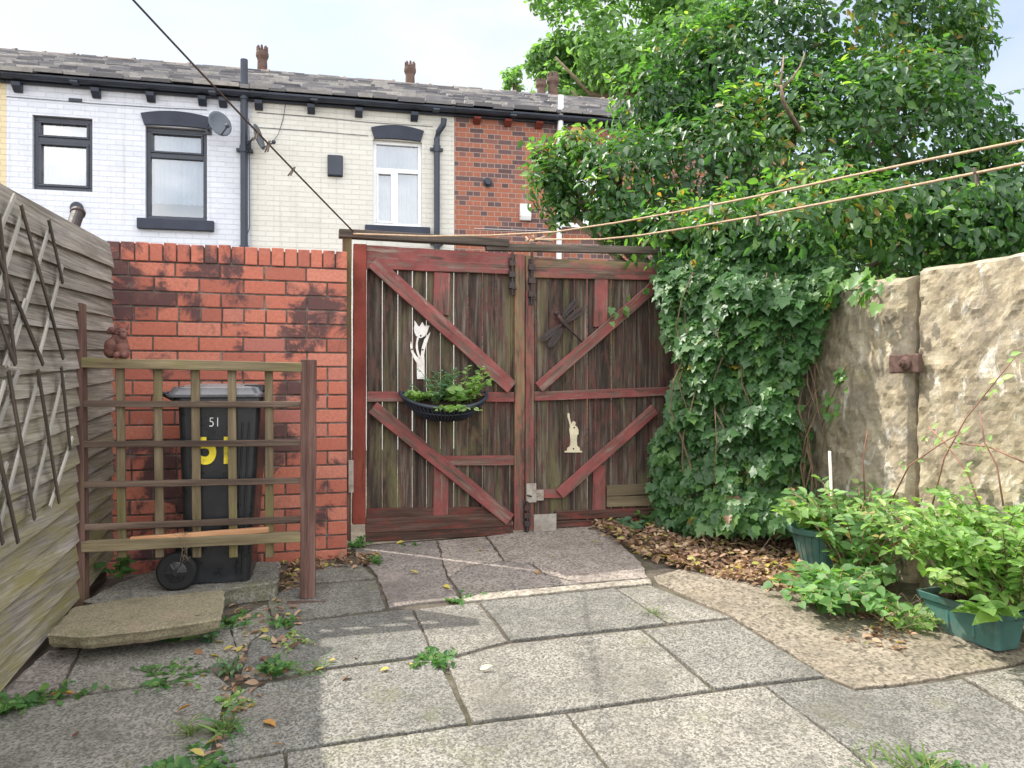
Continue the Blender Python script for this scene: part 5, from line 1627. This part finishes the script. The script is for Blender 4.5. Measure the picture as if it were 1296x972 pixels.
plant('trailing_shrub', w + Vector((0.02, 0.25, 0)), 40, 0.095, T_OVAL, 'shrub2', 'leafy shrub against the upright stones behind the pot and trough', 'shrub', 'shrubs in and around the planters', h=0.80, spread=0.38, per=16, stem_mat='twig_red', stem_r=0.004, droop=0.3, flat=0.6)
w = G(1000, 700)
plant('trailing_shrub', w + Vector((0.05, 0.2, 0.05)), 28, 0.085, T_OVAL, 'shrub2', 'bright leafy shrub at the foot of the ivy left of the round pot', 'shrub', 'shrubs in and around the planters', h=0.46, spread=0.30, per=13, stem_mat='twig', stem_r=0.003, droop=0.3, flat=0.6)
w = G(1145, 800)
plant('trailing_shrub', w + Vector((0.05, 0.08, 0)), 16, 0.065, T_HEART, 'shrub', 'low leaves hiding the left end of the green trough', 'shrub', 'shrubs in and around the planters', h=0.2, spread=0.16, per=9, stem_mat='twig_red', stem_r=0.003, droop=0.6, flat=0.5)
# bramble stems against the stones
bs = SF.empty('bramble_stems'); tag(bs, 'thin reddish bramble stems arching against the right upright stone', 'bramble')
q = MB()
for pts in ([(1180, 640), (1195, 580), (1222, 530), (1262, 480), (1285, 452)], [(1125, 640), (1150, 590), (1190, 562), (1215, 548)], [(1240, 640), (1225, 600), (1195, 560), (1175, 540)],
            [(1296, 585), (1250, 565), (1205, 560)], [(1270, 640), (1262, 590), (1246, 560), (1240, 520)], [(1095, 640), (1092, 580), (1098, 545)]):
    P3 = [SF.h3(x, y, -0.17 - 0.02 * i % 3) for i, (x, y) in enumerate(pts)]
    q.tube(P3, [0.0045 - 0.0005 * i for i in range(len(P3))], 5)
q.build('stems', M['twig_red'], bs, smooth=True)
pos = []; nr = []; di = []; sz = []; tn = []
for (x, y) in ((1215, 545), (1190, 562), (1250, 500), (1262, 480), (1150, 590), (1246, 560), (1205, 560), (1180, 548), (1285, 455), (1225, 600)):
    for i in range(3):
        p = SF.w(*SF.hit(x + random.uniform(-8, 8), y + random.uniform(-8, 8), -0.19)[:1], -0.19, SF.hit(x, y, -0.19)[1])
        u_, z_ = SF.hit(x + random.uniform(-9, 9), y + random.uniform(-9, 9), -0.19)
        pos.append((u_, -0.19, z_)); nr.append((random.gauss(0, .4), -1, 0.7)); di.append((random.gauss(0, 1), 0, random.gauss(0, 1))); sz.append(random.uniform(.03, .06)); tn.append(random.uniform(.4, 1))
leaf_mesh('leaves', T_OVAL, pos, nr, di, sz, tn, M['shrub'], bs)

# ================================================================== IVY


def blobs_points(blobs, n, inward=0.3, facing=None, amp=0.22, fr=1.5):
    """points near the outside of a union of ellipsoids, clumped by noise"""
    vol = np.array([b[1] ** 2 for b in blobs]); pr_ = vol / vol.sum()
    pos = []; nr = []; tries = 0
    while len(pos) < n and tries < n * 30:
        tries += 1
        b = blobs[rng.choice(len(blobs), p=pr_)]
        d = Vector(rng.normal(size=3)).normalized()
        if d.y > 0.35 and random.random() < 0.8: continue
        sc = Vector(b[2]) if len(b) > 2 else Vector((1, 1, 1))
        dep = random.random() ** 1.8 * inward
        p = b[0] + Vector((d.x * sc.x, d.y * sc.y, d.z * sc.z)) * b[1]
        cn_ = mnoise.noise(p * fr) * amp + mnoise.noise(p * fr * 2.6) * amp * 0.55
        p = p + d * (cn_ - dep)
        inside = False
        for b2 in blobs:
            if b2 is b: continue
            s2 = Vector(b2[2]) if len(b2) > 2 else Vector((1, 1, 1))
            r = p - b2[0]; r = Vector((r.x / s2.x, r.y / s2.y, r.z / s2.z))
            if r.length < b2[1] - inward * 1.0: inside = True; break
        if inside: continue
        pos.append(p); nr.append(d)
    return pos, nr


TBP = [(702, 228, 6.4, 46), (683, 198, 6.45, 20), (728, 190, 6.5, 54), (715, 265, 6.35, 34), (785, 235, 6.4, 82), (775, 285, 6.2, 45), (838, 140, 6.7, 72), (890, 85, 6.9, 72), (960, 95, 7.0, 110),
       (1050, 60, 7.1, 140), (1130, 45, 7.1, 120), (1190, 75, 7.0, 75), (900, 220, 6.4, 105), (1010, 225, 6.4, 125), (1130, 190, 6.4, 135), (1215, 205, 6.3, 80),
       (852, 292, 5.5, 40), (915, 292, 5.28, 58), (1000, 292, 5.12, 70), (1085, 280, 5.1, 72), (1180, 280, 5.3, 84), (1265, 270, 5.2, 70), (880, 310, 6.0, 55), (960, 320, 6.0, 75), (1080, 320, 6.1, 95), (1200, 300, 5.9, 90), (1290, 255, 5.8, 75), (1285, 330, 5.7, 80)]
TB = [(P(a, b, c), d * c / FOC * 0.93) for a, b, c, d in TBP]
iv_base = Vector((1.75, 6.1, 0.45))
it = empty('ivy_covered_tree', iv_base); tag(it, 'large ivy smothered tree bulging over the gate and the right stone wall', 'tree')
pos, nr = blobs_points(TB, 50000, 0.34, amp=0.26)
L0 = Vector(iv_base)


def droopdir(n): return Vector((random.gauss(0, .55), random.gauss(0, .55), -0.8 + random.gauss(0, .35))) + n * 0.35


nn = [n * 0.9 + Vector((random.gauss(0, .45), random.gauss(0, .45), random.gauss(0.35, .45))) for n in nr]
leaf_mesh('crown', T_OVAL, [p - L0 for p in pos], nn, [droopdir(n) for n in nr], [.038 + .062 * random.random() ** 1.5 for _ in pos], [min(.999, max(0, random.gauss(.48, .2) + .45 * mnoise.noise(p * 1.3))) for p in pos], M['bush'], it)
# long shoots standing out of the crown
sp_ = MB(); pos2 = []; n2 = []; d2 = []; s2_ = []; t2 = []
cand = [(p, n) for p, n in zip(pos, nr) if n.y < 0.3]
for (p, n) in random.sample(cand, 170):
    ln = random.uniform(0.18, 0.42); a = n + Vector((random.gauss(0, .35), random.gauss(0, .3) - .2, random.gauss(.25, .35))); a.normalize()
    pts = [p - n * 0.12 + a * ln * t - Vector((0, 0, 0.10 * t * t)) for t in (0, .35, .7, 1)]
    sp_.tube([q_ - L0 for q_ in pts], [0.005, 0.004, 0.003, 0.0015], 4)
    for k in range(9):
        t = 0.25 + 0.75 * k / 8; pp = pts[0] + (pts[3] - pts[0]) * t
        sd = a.cross(Vector((0, 0, 1))).normalized() * (1 if k % 2 else -1)
        pos2.append(pp - L0); n2.append(Vector((random.gauss(0, .35), random.gauss(0, .35) - .25, 1))); d2.append(sd + a * 0.6 + Vector((0, 0, -0.35))); s2_.append(random.uniform(.045, .09)); t2.append(min(.97, max(0, random.gauss(.68, .2))))
tag(sp_.build('shoots', M['stem'], it, smooth=True, fix=False), kind='stuff')
leaf_mesh('shoot_leaves', T_OVAL, pos2, n2, d2, s2_, t2, M['bush'], it)
# trunk, limbs and the pale bare branch
tk = MB()
tk.tube([Vector((0, 0, -0.1)), Vector((0.05, 0, 0.9)), Vector((-0.03, 0.05, 1.8)), Vector((0.1, 0.1, 2.9))], [0.16, 0.14, 0.12, 0.08], 12)
for b in TB:
    e = b[0] - L0; m_ = Vector((e.x * 0.4, e.y * 0.4 + .1, e.z * 0.55 + 0.35))
    tk.tube([Vector((0, 0.05, 1.0 + 0.3 * random.random())), m_, e], [0.07, 0.045, 0.015], 7)
    for k in range(5):
        d = Vector(rng.normal(size=3)).normalized() * b[1] * 0.55
        tk.tube([e, e + d * 0.55 + Vector((0, 0, .04)), e + d], [0.018, 0.012, 0.005], 5)
tk.build('trunk', M['bark'], it, smooth=True, fix=False)
pb_ = MB(); Yb = 5.28
pb_.tube([P(1012, 166, Yb + .35) - L0, P(1000, 145, Yb + .1) - L0, P(991, 128, Yb) - L0, P(988, 108, Yb) - L0], [0.02, 0.017, 0.014, 0.012], 7)
pb_.tube([P(988, 108, Yb) - L0, P(990, 88, Yb + .02) - L0, P(992, 70, Yb + .1) - L0], [0.011, 0.008, 0.005], 6)
pb_.tube([P(990, 113, Yb) - L0, P(1003, 98, Yb) - L0, P(1013, 84, Yb + .05) - L0, P(1019, 66, Yb + .12) - L0], [0.011, 0.009, 0.006, 0.004], 6)
pb_.tube([P(989, 112, Yb) - L0, P(978, 106, Yb) - L0], [0.01, 0.005], 5)
pb_.build('bare_branch', M['bark'], it, smooth=True)

# the lobed ivy curtain hanging over the wall end and the gate post
ic = empty('ivy_curtain', (1.4, 5.3, 0.45)); tag(ic, 'dense curtain of lobed ivy leaves between the gate and the upright stones', 'ivy')
I0 = Vector((1.4, 5.3, 0.45))
top_y = lambda px: 300
pos = []; nr = []; sz = []
while len(pos) < 13000:
    px = random.uniform(824, 1062); py = 668 - 420 * random.random() ** (1.0 if random.random() < .8 else .6)
    if py < 310 and random.random() < (310 - py) / 62: continue
    s = (px - 824) / 238
    left = 848 - 22 * max(0, (py - 520) / 140) + 12 * math.sin(py * 0.03) + random.gauss(0, 4)
    right = 1095 - 90 * min(1, max(0, (py - 350) / 120)) ** 0.6 + (40 if py < 372 else 0) + 30 * max(0, (py - 560) / 100) + 9 * math.sin(py * .06) + random.gauss(0, 7)
    if px < left or px > right: continue
    Yb_ = 5.42 - 0.62 * s
    bulge = 0.20 * math.sin(math.pi * min(1, max(0, s))) 
    Yv = Yb_ - bulge + 0.16 * mnoise.noise(Vector((px * .022, py * .022, 0))) + 0.09 * mnoise.noise(Vector((px * .06, py * .06, 4))) + random.random() ** 1.5 * 0.22
    if py < 350: Yv += (350 - py) * 0.006
    if py > 600: Yv -= 0.10 * (py - 600) / 60
    p = P(px, py, Yv)
    if p.z < zg(0, p.y) + 0.02: continue
    pos.append(p); sz.append((.032 + .065 * random.random() ** 1.3) * (1.12 if py < 420 else 1.0))
    nr.append(Vector((-0.55 + random.gauss(0, .32), -0.75 + random.gauss(0, .32), 0.55 + random.gauss(0, .32))))
dd = [Vector((random.gauss(0, .45), random.gauss(0, .2), -1)) for _ in pos]
leaf_mesh('foliage', T_IVY, [p - I0 for p in pos], nr, dd, sz, [min(.999, max(0, random.gauss(.5, .22) + .4 * mnoise.noise(p * 2.0))) for p in pos], M['ivy'], ic)
vm = MB()
for i in range(26):
    px = random.uniform(875, 1030); Yv = 5.42 - 0.6 * (px - 824) / 238
    pts = []; py = 660; x = px
    while py > random.uniform(300, 420): pts.append(P(x, py, Yv - 0.03 - 0.1 * random.random()) - I0); py -= 35; x += random.gauss(0, 9)
    if len(pts) > 2: vm.tube(pts, [0.007 - 0.004 * j / len(pts) for j in range(len(pts))], 5)
for (a, b, c2__) in (((905, 520), (907, 560), (903, 610)), ((1010, 545), (1000, 585), (1010, 560)), ((960, 410), (985, 425), (975, 440))):
    vm.tube([P(*a, 4.98) - I0, P(*b, 4.95) - I0, P(*c2__, 4.95) - I0], 0.0035, 5)
tag(vm.build('vines', M['twig'], ic, smooth=True, fix=False), kind='stuff')
# what the curtain grows on: the stub wall between gate post and stones
sw = MB(); a = Vector((1.36, 5.82)); b = Vector((1.98, 5.25))
sw.prism([(a.x, a.y, 0.3), (b.x, b.y, 0.3), (b.x, b.y, 2.2), (a.x, a.y, 2.2)], (0.12, 0.14, 0)); 
so = sw.build('stub_wall', M['stone'], None, bevel=0.01); tag(so, 'rough stone wall end hidden under the ivy curtain', 'wall')


def ivy_sprig(frame, pts, v, n, label, size=(.05, .08), parent_name='ivy_sprig', sprd=10):
    root = frame.empty(parent_name); tag(root, label, 'ivy', 'ivy sprigs')
    q = MB(); P3 = [frame.h3(x, y, v) for x, y in pts]; q.tube(P3, 0.004, 5); q.build('stem', M['twig'], root, smooth=True)
    pos = []; nr = []; di = []; sz = []; tn = []
    for i in range(n):
        t = random.random() * (len(pts) - 1); k = min(int(t), len(pts) - 2); f = t - k
        x = pts[k][0] + (pts[k + 1][0] - pts[k][0]) * f + random.gauss(0, sprd); y = pts[k][1] + (pts[k + 1][1] - pts[k][1]) * f + random.gauss(0, sprd)
        p = frame.h3(x, y, v - random.uniform(0.005, 0.05)); pos.append(p); nr.append((random.gauss(0, .35), -1, .5 + random.gauss(0, .3))); di.append((random.gauss(0, .7), 0, -.8)); sz.append(random.uniform(*size)); tn.append(random.uniform(.55, .95))
    leaf_mesh('foliage', T_IVY, pos, nr, di, sz, tn, M['ivy'], root)


ivy_sprig(GF, [(832, 345), (812, 372), (796, 390), (770, 404)], -0.09, 9, 'small ivy sprig climbing over the upper brace of the right gate leaf', (.045, .07), sprd=6)
ivy_sprig(SF, [(1040, 540), (1052, 505), (1064, 478), (1072, 462)], -0.13, 22, 'ivy sprig reaching up the left edge of the left upright stone', (.04, .065), sprd=7)
ivy_sprig(SF, [(1020, 372), (1050, 366), (1085, 368), (1110, 352)], -0.14, 46, 'ivy shoot with big bright leaves lying over the top of the left upright stone', (.06, .1), sprd=11)

# ================================================================== CLOTHES LINES


def sag(a, b, n, s): return [a.lerp(b, i / n) - Vector((0, 0, s * 4 * (i / n) * (1 - i / n))) for i in range(n + 1)]


hk = GF.w(*GF.hit(447, 293, -0.07)[:1], -0.07, GF.hit(447, 293, -0.07)[1])
e1 = P(90, -85, 3.2)
d1_ = sag(hk, e1, 24, 0.012)
q = MB(); q.tube(d1_, 0.0052, 6); l1 = q.build('clothes_line', M['wire'], None, smooth=True); tag(l1, 'dark brown clothes line rising from the gateway to the upper left', 'clothes line', 'clothes lines')
kn = GF.w(*GF.hit(676, 303, -0.06)[:1], -0.06, GF.hit(676, 303, -0.06)[1])
lu = [P(447, 296, 5.0), P(540, 299, 5.1), P(620, 298, 5.2), P(700, 294, 5.0), P(780, 282, 4.75), P(870, 266, 4.4), P(960, 248, 4.05), P(1080, 222, 3.6), P(1190, 199, 3.2), P(1300, 177, 2.85), P(1420, 152, 2.5)]
q = MB(); q.tube(lu, 0.0058, 6); l2 = q.build('clothes_line', M['rope'], None, smooth=True); tag(l2, 'upper one of the two orange clothes lines running to the right', 'clothes line', 'clothes lines')
ll = [kn, P(760, 303, 4.9), P(810, 298, 4.7), P(880, 287, 4.4), P(960, 273, 4.05), P(1080, 250, 3.6), P(1190, 228, 3.2), P(1300, 206, 2.85), P(1420, 181, 2.5)]
q = MB(); q.tube(ll, 0.0058, 6)
for i in range(7):
    c = kn + Vector((random.gauss(0, .018), random.gauss(0, .01), random.gauss(0, .008))); q.tube([c, c + Vector((random.gauss(0, .03), random.gauss(0, .01), random.gauss(0, .012))), c + Vector((random.gauss(0, .03), 0, random.gauss(0, .012)))], 0.006, 6)
q.tube([kn, GF.w(*[(GF.hit(700, 303, -0.05)[0]), -0.05, GF.hit(700, 305, -0.05)[1]])], 0.005, 6)
l3 = q.build('clothes_line', M['rope'], None, smooth=True); tag(l3, 'orange clothes line knotted on the gateway, lower of the two orange lines', 'clothes line', 'clothes lines')


def peg(p, along, mat, label, hang=0.75, L_=0.075, tilt=0.0):
    root = empty('clothes_peg', p); tag(root, label, 'clothes peg', 'clothes pegs')
    x = Vector(along).normalized(); z = Vector((x.x * tilt, x.y * tilt, -1)); z = (z - x * z.dot(x) * (1 - tilt)).normalized(); y = z.cross(x)
    for s in (-1, 1):
        q = MB(); 
        pts = []
        for t in (-0.3, -0.1, 0.2, 0.7): pts.append(z * L_ * t + y * s * (0.004 + (0.006 if t > .5 else 0.0)))
        q.tube(pts, [0.005, 0.0062, 0.0062, 0.0045], 4); q.build('jaw', M[mat], root)
    q = MB(); q.tube([y * -0.009, y * 0.009], 0.005, 6); q.build('spring', M['dark_iron'], root)


def at_line(line, px):
    for a, b in zip(line[:-1], line[1:]):
        xa, xb = CX + FOC * a.x / a.y, CX + FOC * b.x / b.y
        if min(xa, xb) <= px <= max(xa, xb):
            f = (px - xa) / (xb - xa); return a.lerp(b, f), b - a
    return line[0], line[1] - line[0]


for (line, px, mat, lab, tl_) in ((d1_, 326, 'peg_dark', 'dark clothes peg, highest of the three on the left brown line', 0.0), (d1_, 340, 'peg_dark', 'dark clothes peg in the middle of the three on the left brown line', 0.3),
                             (d1_, 371, 'peg_dark', 'dark clothes peg, lowest of the three on the left brown line', 0.9), (lu, 902, 'peg_pale', 'pale clothes peg hanging from the upper orange line', 0.0),
                             (ll, 960, 'peg_dark', 'weathered peg on the lower orange line in front of the ivy', 0.2), (ll, 1238, 'peg_dark', 'weathered peg on the lower orange line near the right picture edge', 0.5)):
    p, al = at_line(line, px); peg(p, al, mat, lab, tilt=tl_)

# ================================================================== WEEDS
WG = 'weeds in the paving'


def weed(px, py, stems, size, tmpl, mat, label, h, spread, per=6, off=0.0, **kw):
    w = G(px, py); w.z += off
    return plant('weed', w, stems, size, tmpl, mat, label, 'weed', WG, h=h, spread=spread, per=per, **kw)


weed(12, 897, 12, 0.055, T_HEART, 'weed', 'dark leafy weed clump at the foot of the fence in the lower left corner', 0.09, 0.12, 6, droop=0.6)
weed(40, 888, 7, 0.05, T_OVAL, 'weed', 'small leafy weed right of the lower left corner clump', 0.06, 0.10, 5, droop=0.7)
weed(152, 752, 5, 0.075, T_HEART, 'weed', 'broad leaved seedling beside the left trellis post', 0.17, 0.10, 4, off=0.09, droop=0.3, flat=.75)
weed(68, 884, 3, 0.06, T_OVAL, 'weed', 'thin sprout on the pink flagstone by the fence', 0.11, 0.05, 3, droop=0.3, bias=0.3)
weed(92, 882, 3, 0.05, T_OVAL, 'weed', 'flat sprout right of the pink flagstone', 0.05, 0.10, 3, droop=0.3, bias=0.2)
weed(206, 862, 14, 0.045, T_OVAL, 'weed', 'low sprawling weed in the joint before the rough sandstone slab', 0.06, 0.19, 7, droop=0.6)
weed(268, 812, 5, 0.05, T_OVAL, 'blue_weed', 'upright grey-green thistle-like weed at the corner of the sandstone slab', 0.15, 0.06, 8, droop=0.1)
weed(228, 814, 2, 0.13, T_OVAL, 'weed', 'single broad leaf lying beside the sandstone slab', 0.03, 0.06, 2, droop=0.4, bias=3.1)
weed(290, 852, 5, 0.045, T_OVAL, 'blue_weed', 'small upright thistle-like weed in the joint in front of the slab corner', 0.09, 0.05, 7, droop=0.1)
weed(303, 790, 8, 0.045, T_HEART, 'weed', 'low round leaved weed right of the sandstone slab', 0.06, 0.11, 5, droop=0.5)
weed(348, 852, 14, 0.042, T_HEART, 'weed', 'compact round bushy weed at the shaded corner of the paving', 0.09, 0.08, 8, droop=0.4)
weed(392, 852, 7, 0.10, T_BLADE, 'weed', 'spreading dandelion rosette at the paving joint', 0.10, 0.10, 3, droop=0.5)
weed(366, 812, 12, 0.035, T_OVAL, 'shrub', 'reddish and yellow green weed mat left of the trellis shadow', 0.05, 0.13, 7, stem_mat='twig_red', droop=0.7)
weed(362, 790, 8, 0.04, T_HEART, 'weed', 'small weed below the right trellis post', 0.07, 0.09, 5, droop=0.4)
weed(553, 836, 16, 0.045, T_OVAL, 'weed', 'bright frilly weed alone in the joint of the sunlit slabs', 0.05, 0.12, 8, droop=0.5, flat=.4)
weed(243, 930, 9, 0.10, T_BLADE, 'grass', 'short upright grass tuft in the shaded paving, left of the larger tuft', 0.07, 0.03, 3, droop=0.2)
weed(284, 930, 13, 0.12, T_BLADE, 'weed', 'larger upright tuft of broad blades in the shaded paving', 0.09, 0.05, 3, droop=0.2)
weed(262, 950, 5, 0.05, T_OVAL, 'weed', 'flat weed below the broad bladed tuft', 0.03, 0.12, 5, droop=0.6)
weed(238, 968, 14, 0.04, T_HEART, 'weed', 'mossy weed patch at the bottom edge in the shaded joint', 0.04, 0.16, 7, droop=0.6)
weed(292, 885, 10, 0.035, T_HEART, 'shrub', 'tiny pale weed in the long dirt joint', 0.03, 0.10, 6, droop=0.6)
weed(826, 778, 9, 0.06, T_BLADE, 'grass', 'sparse dry grass tuft in the joint of the far sunlit slab', 0.05, 0.06, 3, droop=0.4)
weed(583, 758, 8, 0.04, T_HEART, 'weed', 'little weed on the pale edge of the gate apron', 0.03, 0.12, 6, droop=0.5)
weed(480, 712, 8, 0.04, T_OVAL, 'weed', 'small weed at the left edge of the gate apron', 0.06, 0.06, 6, droop=0.3)
weed(452, 692, 10, 0.045, T_HEART, 'weed', 'small weed at the foot of the brick wall end', 0.10, 0.08, 6, droop=0.4)
weed(518, 690, 4, 0.04, T_HEART, 'weed', 'tiny weed under the left gate leaf', 0.03, 0.06, 4, droop=0.5)
weed(1175, 985, 26, 0.13, T_BLADE, 'grass', 'wide dry grass tuft at the bottom right edge of the picture', 0.09, 0.17, 3, droop=0.5)
weed(1120, 978, 8, 0.13, T_BLADE, 'grass', 'thin grass wisps left of the bottom right tuft', 0.05, 0.16, 3, droop=0.5)
weed(1190, 975, 10, 0.05, T_OVAL, 'weed', 'low leafy weed inside the bottom right grass tuft', 0.04, 0.12, 6, droop=0.6)
weed(838, 664, 14, 0.10, T_OVAL, 'weed', 'broad leaved bright plant at the foot of the right gate leaf', 0.20, 0.17, 7, droop=0.35, flat=.7)
weed(795, 672, 8, 0.09, T_OVAL, 'blue_weed', 'low broad leaved plant before the tan patch boards of the gate', 0.12, 0.13, 6, droop=0.5, flat=.7)
weed(885, 670, 16, 0.05, T_OVAL, 'weed', 'ferny plant under the ivy curtain behind the leaf litter', 0.16, 0.16, 11, droop=0.4)
weed(930, 655, 10, 0.06, T_OVAL, 'weed', 'small leafy plant at the foot of the ivy, right of the fern', 0.14, 0.14, 7, droop=0.4)

# ================================================================== FALLEN LEAVES


def leafbed(name, polys, n, size, label_kind, lift=0.03):
    pos = []; nr = []; di = []; sz = []; tn = []
    for poly, cnt, up in polys:
        c = 0; xs_ = [p[0] for p in poly]; ys_ = [p[1] for p in poly]
        while c < cnt:
            x, y = random.uniform(min(xs_), max(xs_)), random.uniform(min(ys_), max(ys_)); ins = False
            for i in range(len(poly)):
                (xa, ya), (xb, yb) = poly[i], poly[i - 1]
                if (ya > y) != (yb > y) and x < (xb - xa) * (y - ya) / (yb - ya) + xa: ins = not ins
            if not ins: continue
            c += 1
            p = G(x, y); hh = up * (0.35 + 0.65 * mnoise.noise(Vector((x * .02, y * .05, 1))))
            p.z += random.random() * max(0.004, hh) + 0.006
            pos.append(p); nr.append((random.gauss(0, .4), random.gauss(0, .4), 1)); di.append((random.gauss(0, 1), random.gauss(0, 1), random.gauss(0, .2))); sz.append(random.uniform(*size)); tn.append(random.random())
    o = leaf_mesh(name, T_OVAL, pos, nr, di, sz, tn, M['dead'])
    tag(o, kind='stuff'); return o


leafbed('leaf_litter', [([(745, 670), (800, 655), (960, 655), (1010, 690), (1012, 735), (1000, 752), (930, 735), (860, 722), (810, 705)], 4200, 0.14),
                        ([(1000, 700), (1060, 740), (1150, 785), (1120, 795), (1040, 760)], 300, 0.03),
                        ([(372, 712), (440, 700), (485, 702), (470, 716), (400, 722), (355, 730)], 170, 0.02),
                        ([(352, 705), (380, 705), (378, 745), (352, 750)], 70, 0.02),
                        ([(285, 760), (380, 760), (385, 790), (350, 850), (280, 960), (255, 965), (275, 880), (300, 820)], 130, 0.006),
                        ([(1040, 770), (1160, 800), (1150, 830), (1060, 810)], 60, 0.006)], 0, (.025, .06), 'stuff')
LEAVES = [(96, 882, .085, 'o'), (160, 869, .0, ''), (272, 815, .05, 'y'), (283, 826, .045, 'y'), (264, 833, .045, 'y'), (246, 826, .05, 'b'), (261, 857, .05, 'y'), (232, 872, .04, 'b'), (224, 905, .05, 'o'), (320, 850, .05, 'b'),
          (340, 856, .05, 'y'), (362, 856, .05, 'b'), (325, 895, .04, 'y'), (333, 916, .06, 'o'), (344, 945, .04, 'o'), (282, 938, .04, 'b'), (92, 937, .04, 'r'), (412, 848, .05, 'y'), (444, 858, .045, 'b'), (492, 848, .04, 'y'),
          (521, 846, .04, 'y'), (607, 851, .055, 'p'), (425, 838, .03, 'y'), (448, 835, .03, 'b'), (561, 743, .05, 'y'), (530, 727, .05, 'y'), (612, 697, .04, 'y'), (680, 725, .05, 'o'), (702, 706, .04, 'y'), (512, 688, .06, 'y'),
          (350, 726, .05, 'y'), (490, 760, .03, 'y'), (357, 890, .0, ''), (760, 690, .05, 'y'), (800, 702, .05, 'y'), (1020, 905, .0, '')]
LM = {}
for kx, c in (('y', (0.45, 0.36, 0.08)), ('b', (0.24, 0.13, 0.07)), ('o', (0.46, 0.24, 0.07)), ('r', (0.2, 0.07, 0.05)), ('p', (0.52, 0.49, 0.38))):
    LM[kx] = leafmat('fallen_leaf_' + kx, [(0, tuple(x * .8 for x in c)), (1, tuple(x * 1.2 for x in c))], 0.2, 0.7, 0.2, (1.3, 1.2, 1.0))
LBL = {'y': 'yellow fallen leaf lying flat on the paving', 'b': 'brown fallen leaf lying on the paving', 'o': 'orange fallen leaf lying on the paving',
       'r': 'dark red curled leaf on the shaded paving at the lower left', 'p': 'pale curled fallen leaf alone on the sunlit slab'}
for (x, y, s, kx) in LEAVES:
    if not kx: continue
    p = G(x, y); p.z += 0.012
    o = leaf_mesh('fallen_leaf', T_OVAL, [(0, 0, 0)], [(random.gauss(0, .3), random.gauss(0, .3), 1)], [(random.gauss(0, 1), random.gauss(0, 1), 0)], [s * 1.05], [random.random()], LM[kx])
    o.location = p; tag(o, LBL[kx], 'leaf', {'y': 'yellow fallen leaves', 'b': 'brown fallen leaves', 'o': 'orange fallen leaves'}.get(kx, 'odd fallen leaves'))
# dry stalks in the litter
ds = MB()
for i in range(60):
    p = G(random.uniform(890, 1010), random.uniform(655, 715)); p.z += 0.02; a = random.uniform(0, 6.28); l = random.uniform(.1, .3)
    ds.tube([p, p + Vector((math.cos(a) * l * .5, math.sin(a) * l * .4, random.uniform(.05, .16))), p + Vector((math.cos(a) * l, math.sin(a) * l * .7, random.uniform(0, .08)))], 0.0013, 4)
for i in range(26):
    p = G(random.uniform(1100, 1190), random.uniform(770, 812)); p.z += 0.02; a = random.uniform(0, 6.28); l = random.uniform(.1, .25)
    ds.tube([p, p + Vector((math.cos(a) * l * .5, math.sin(a) * l * .4, random.uniform(.03, .12))), p + Vector((math.cos(a) * l, math.sin(a) * l * .7, random.uniform(0, .08)))], 0.0013, 4)
dso = ds.build('dry_stalks', M['dry_root'], None, smooth=True, fix=False); tag(dso, kind='stuff')
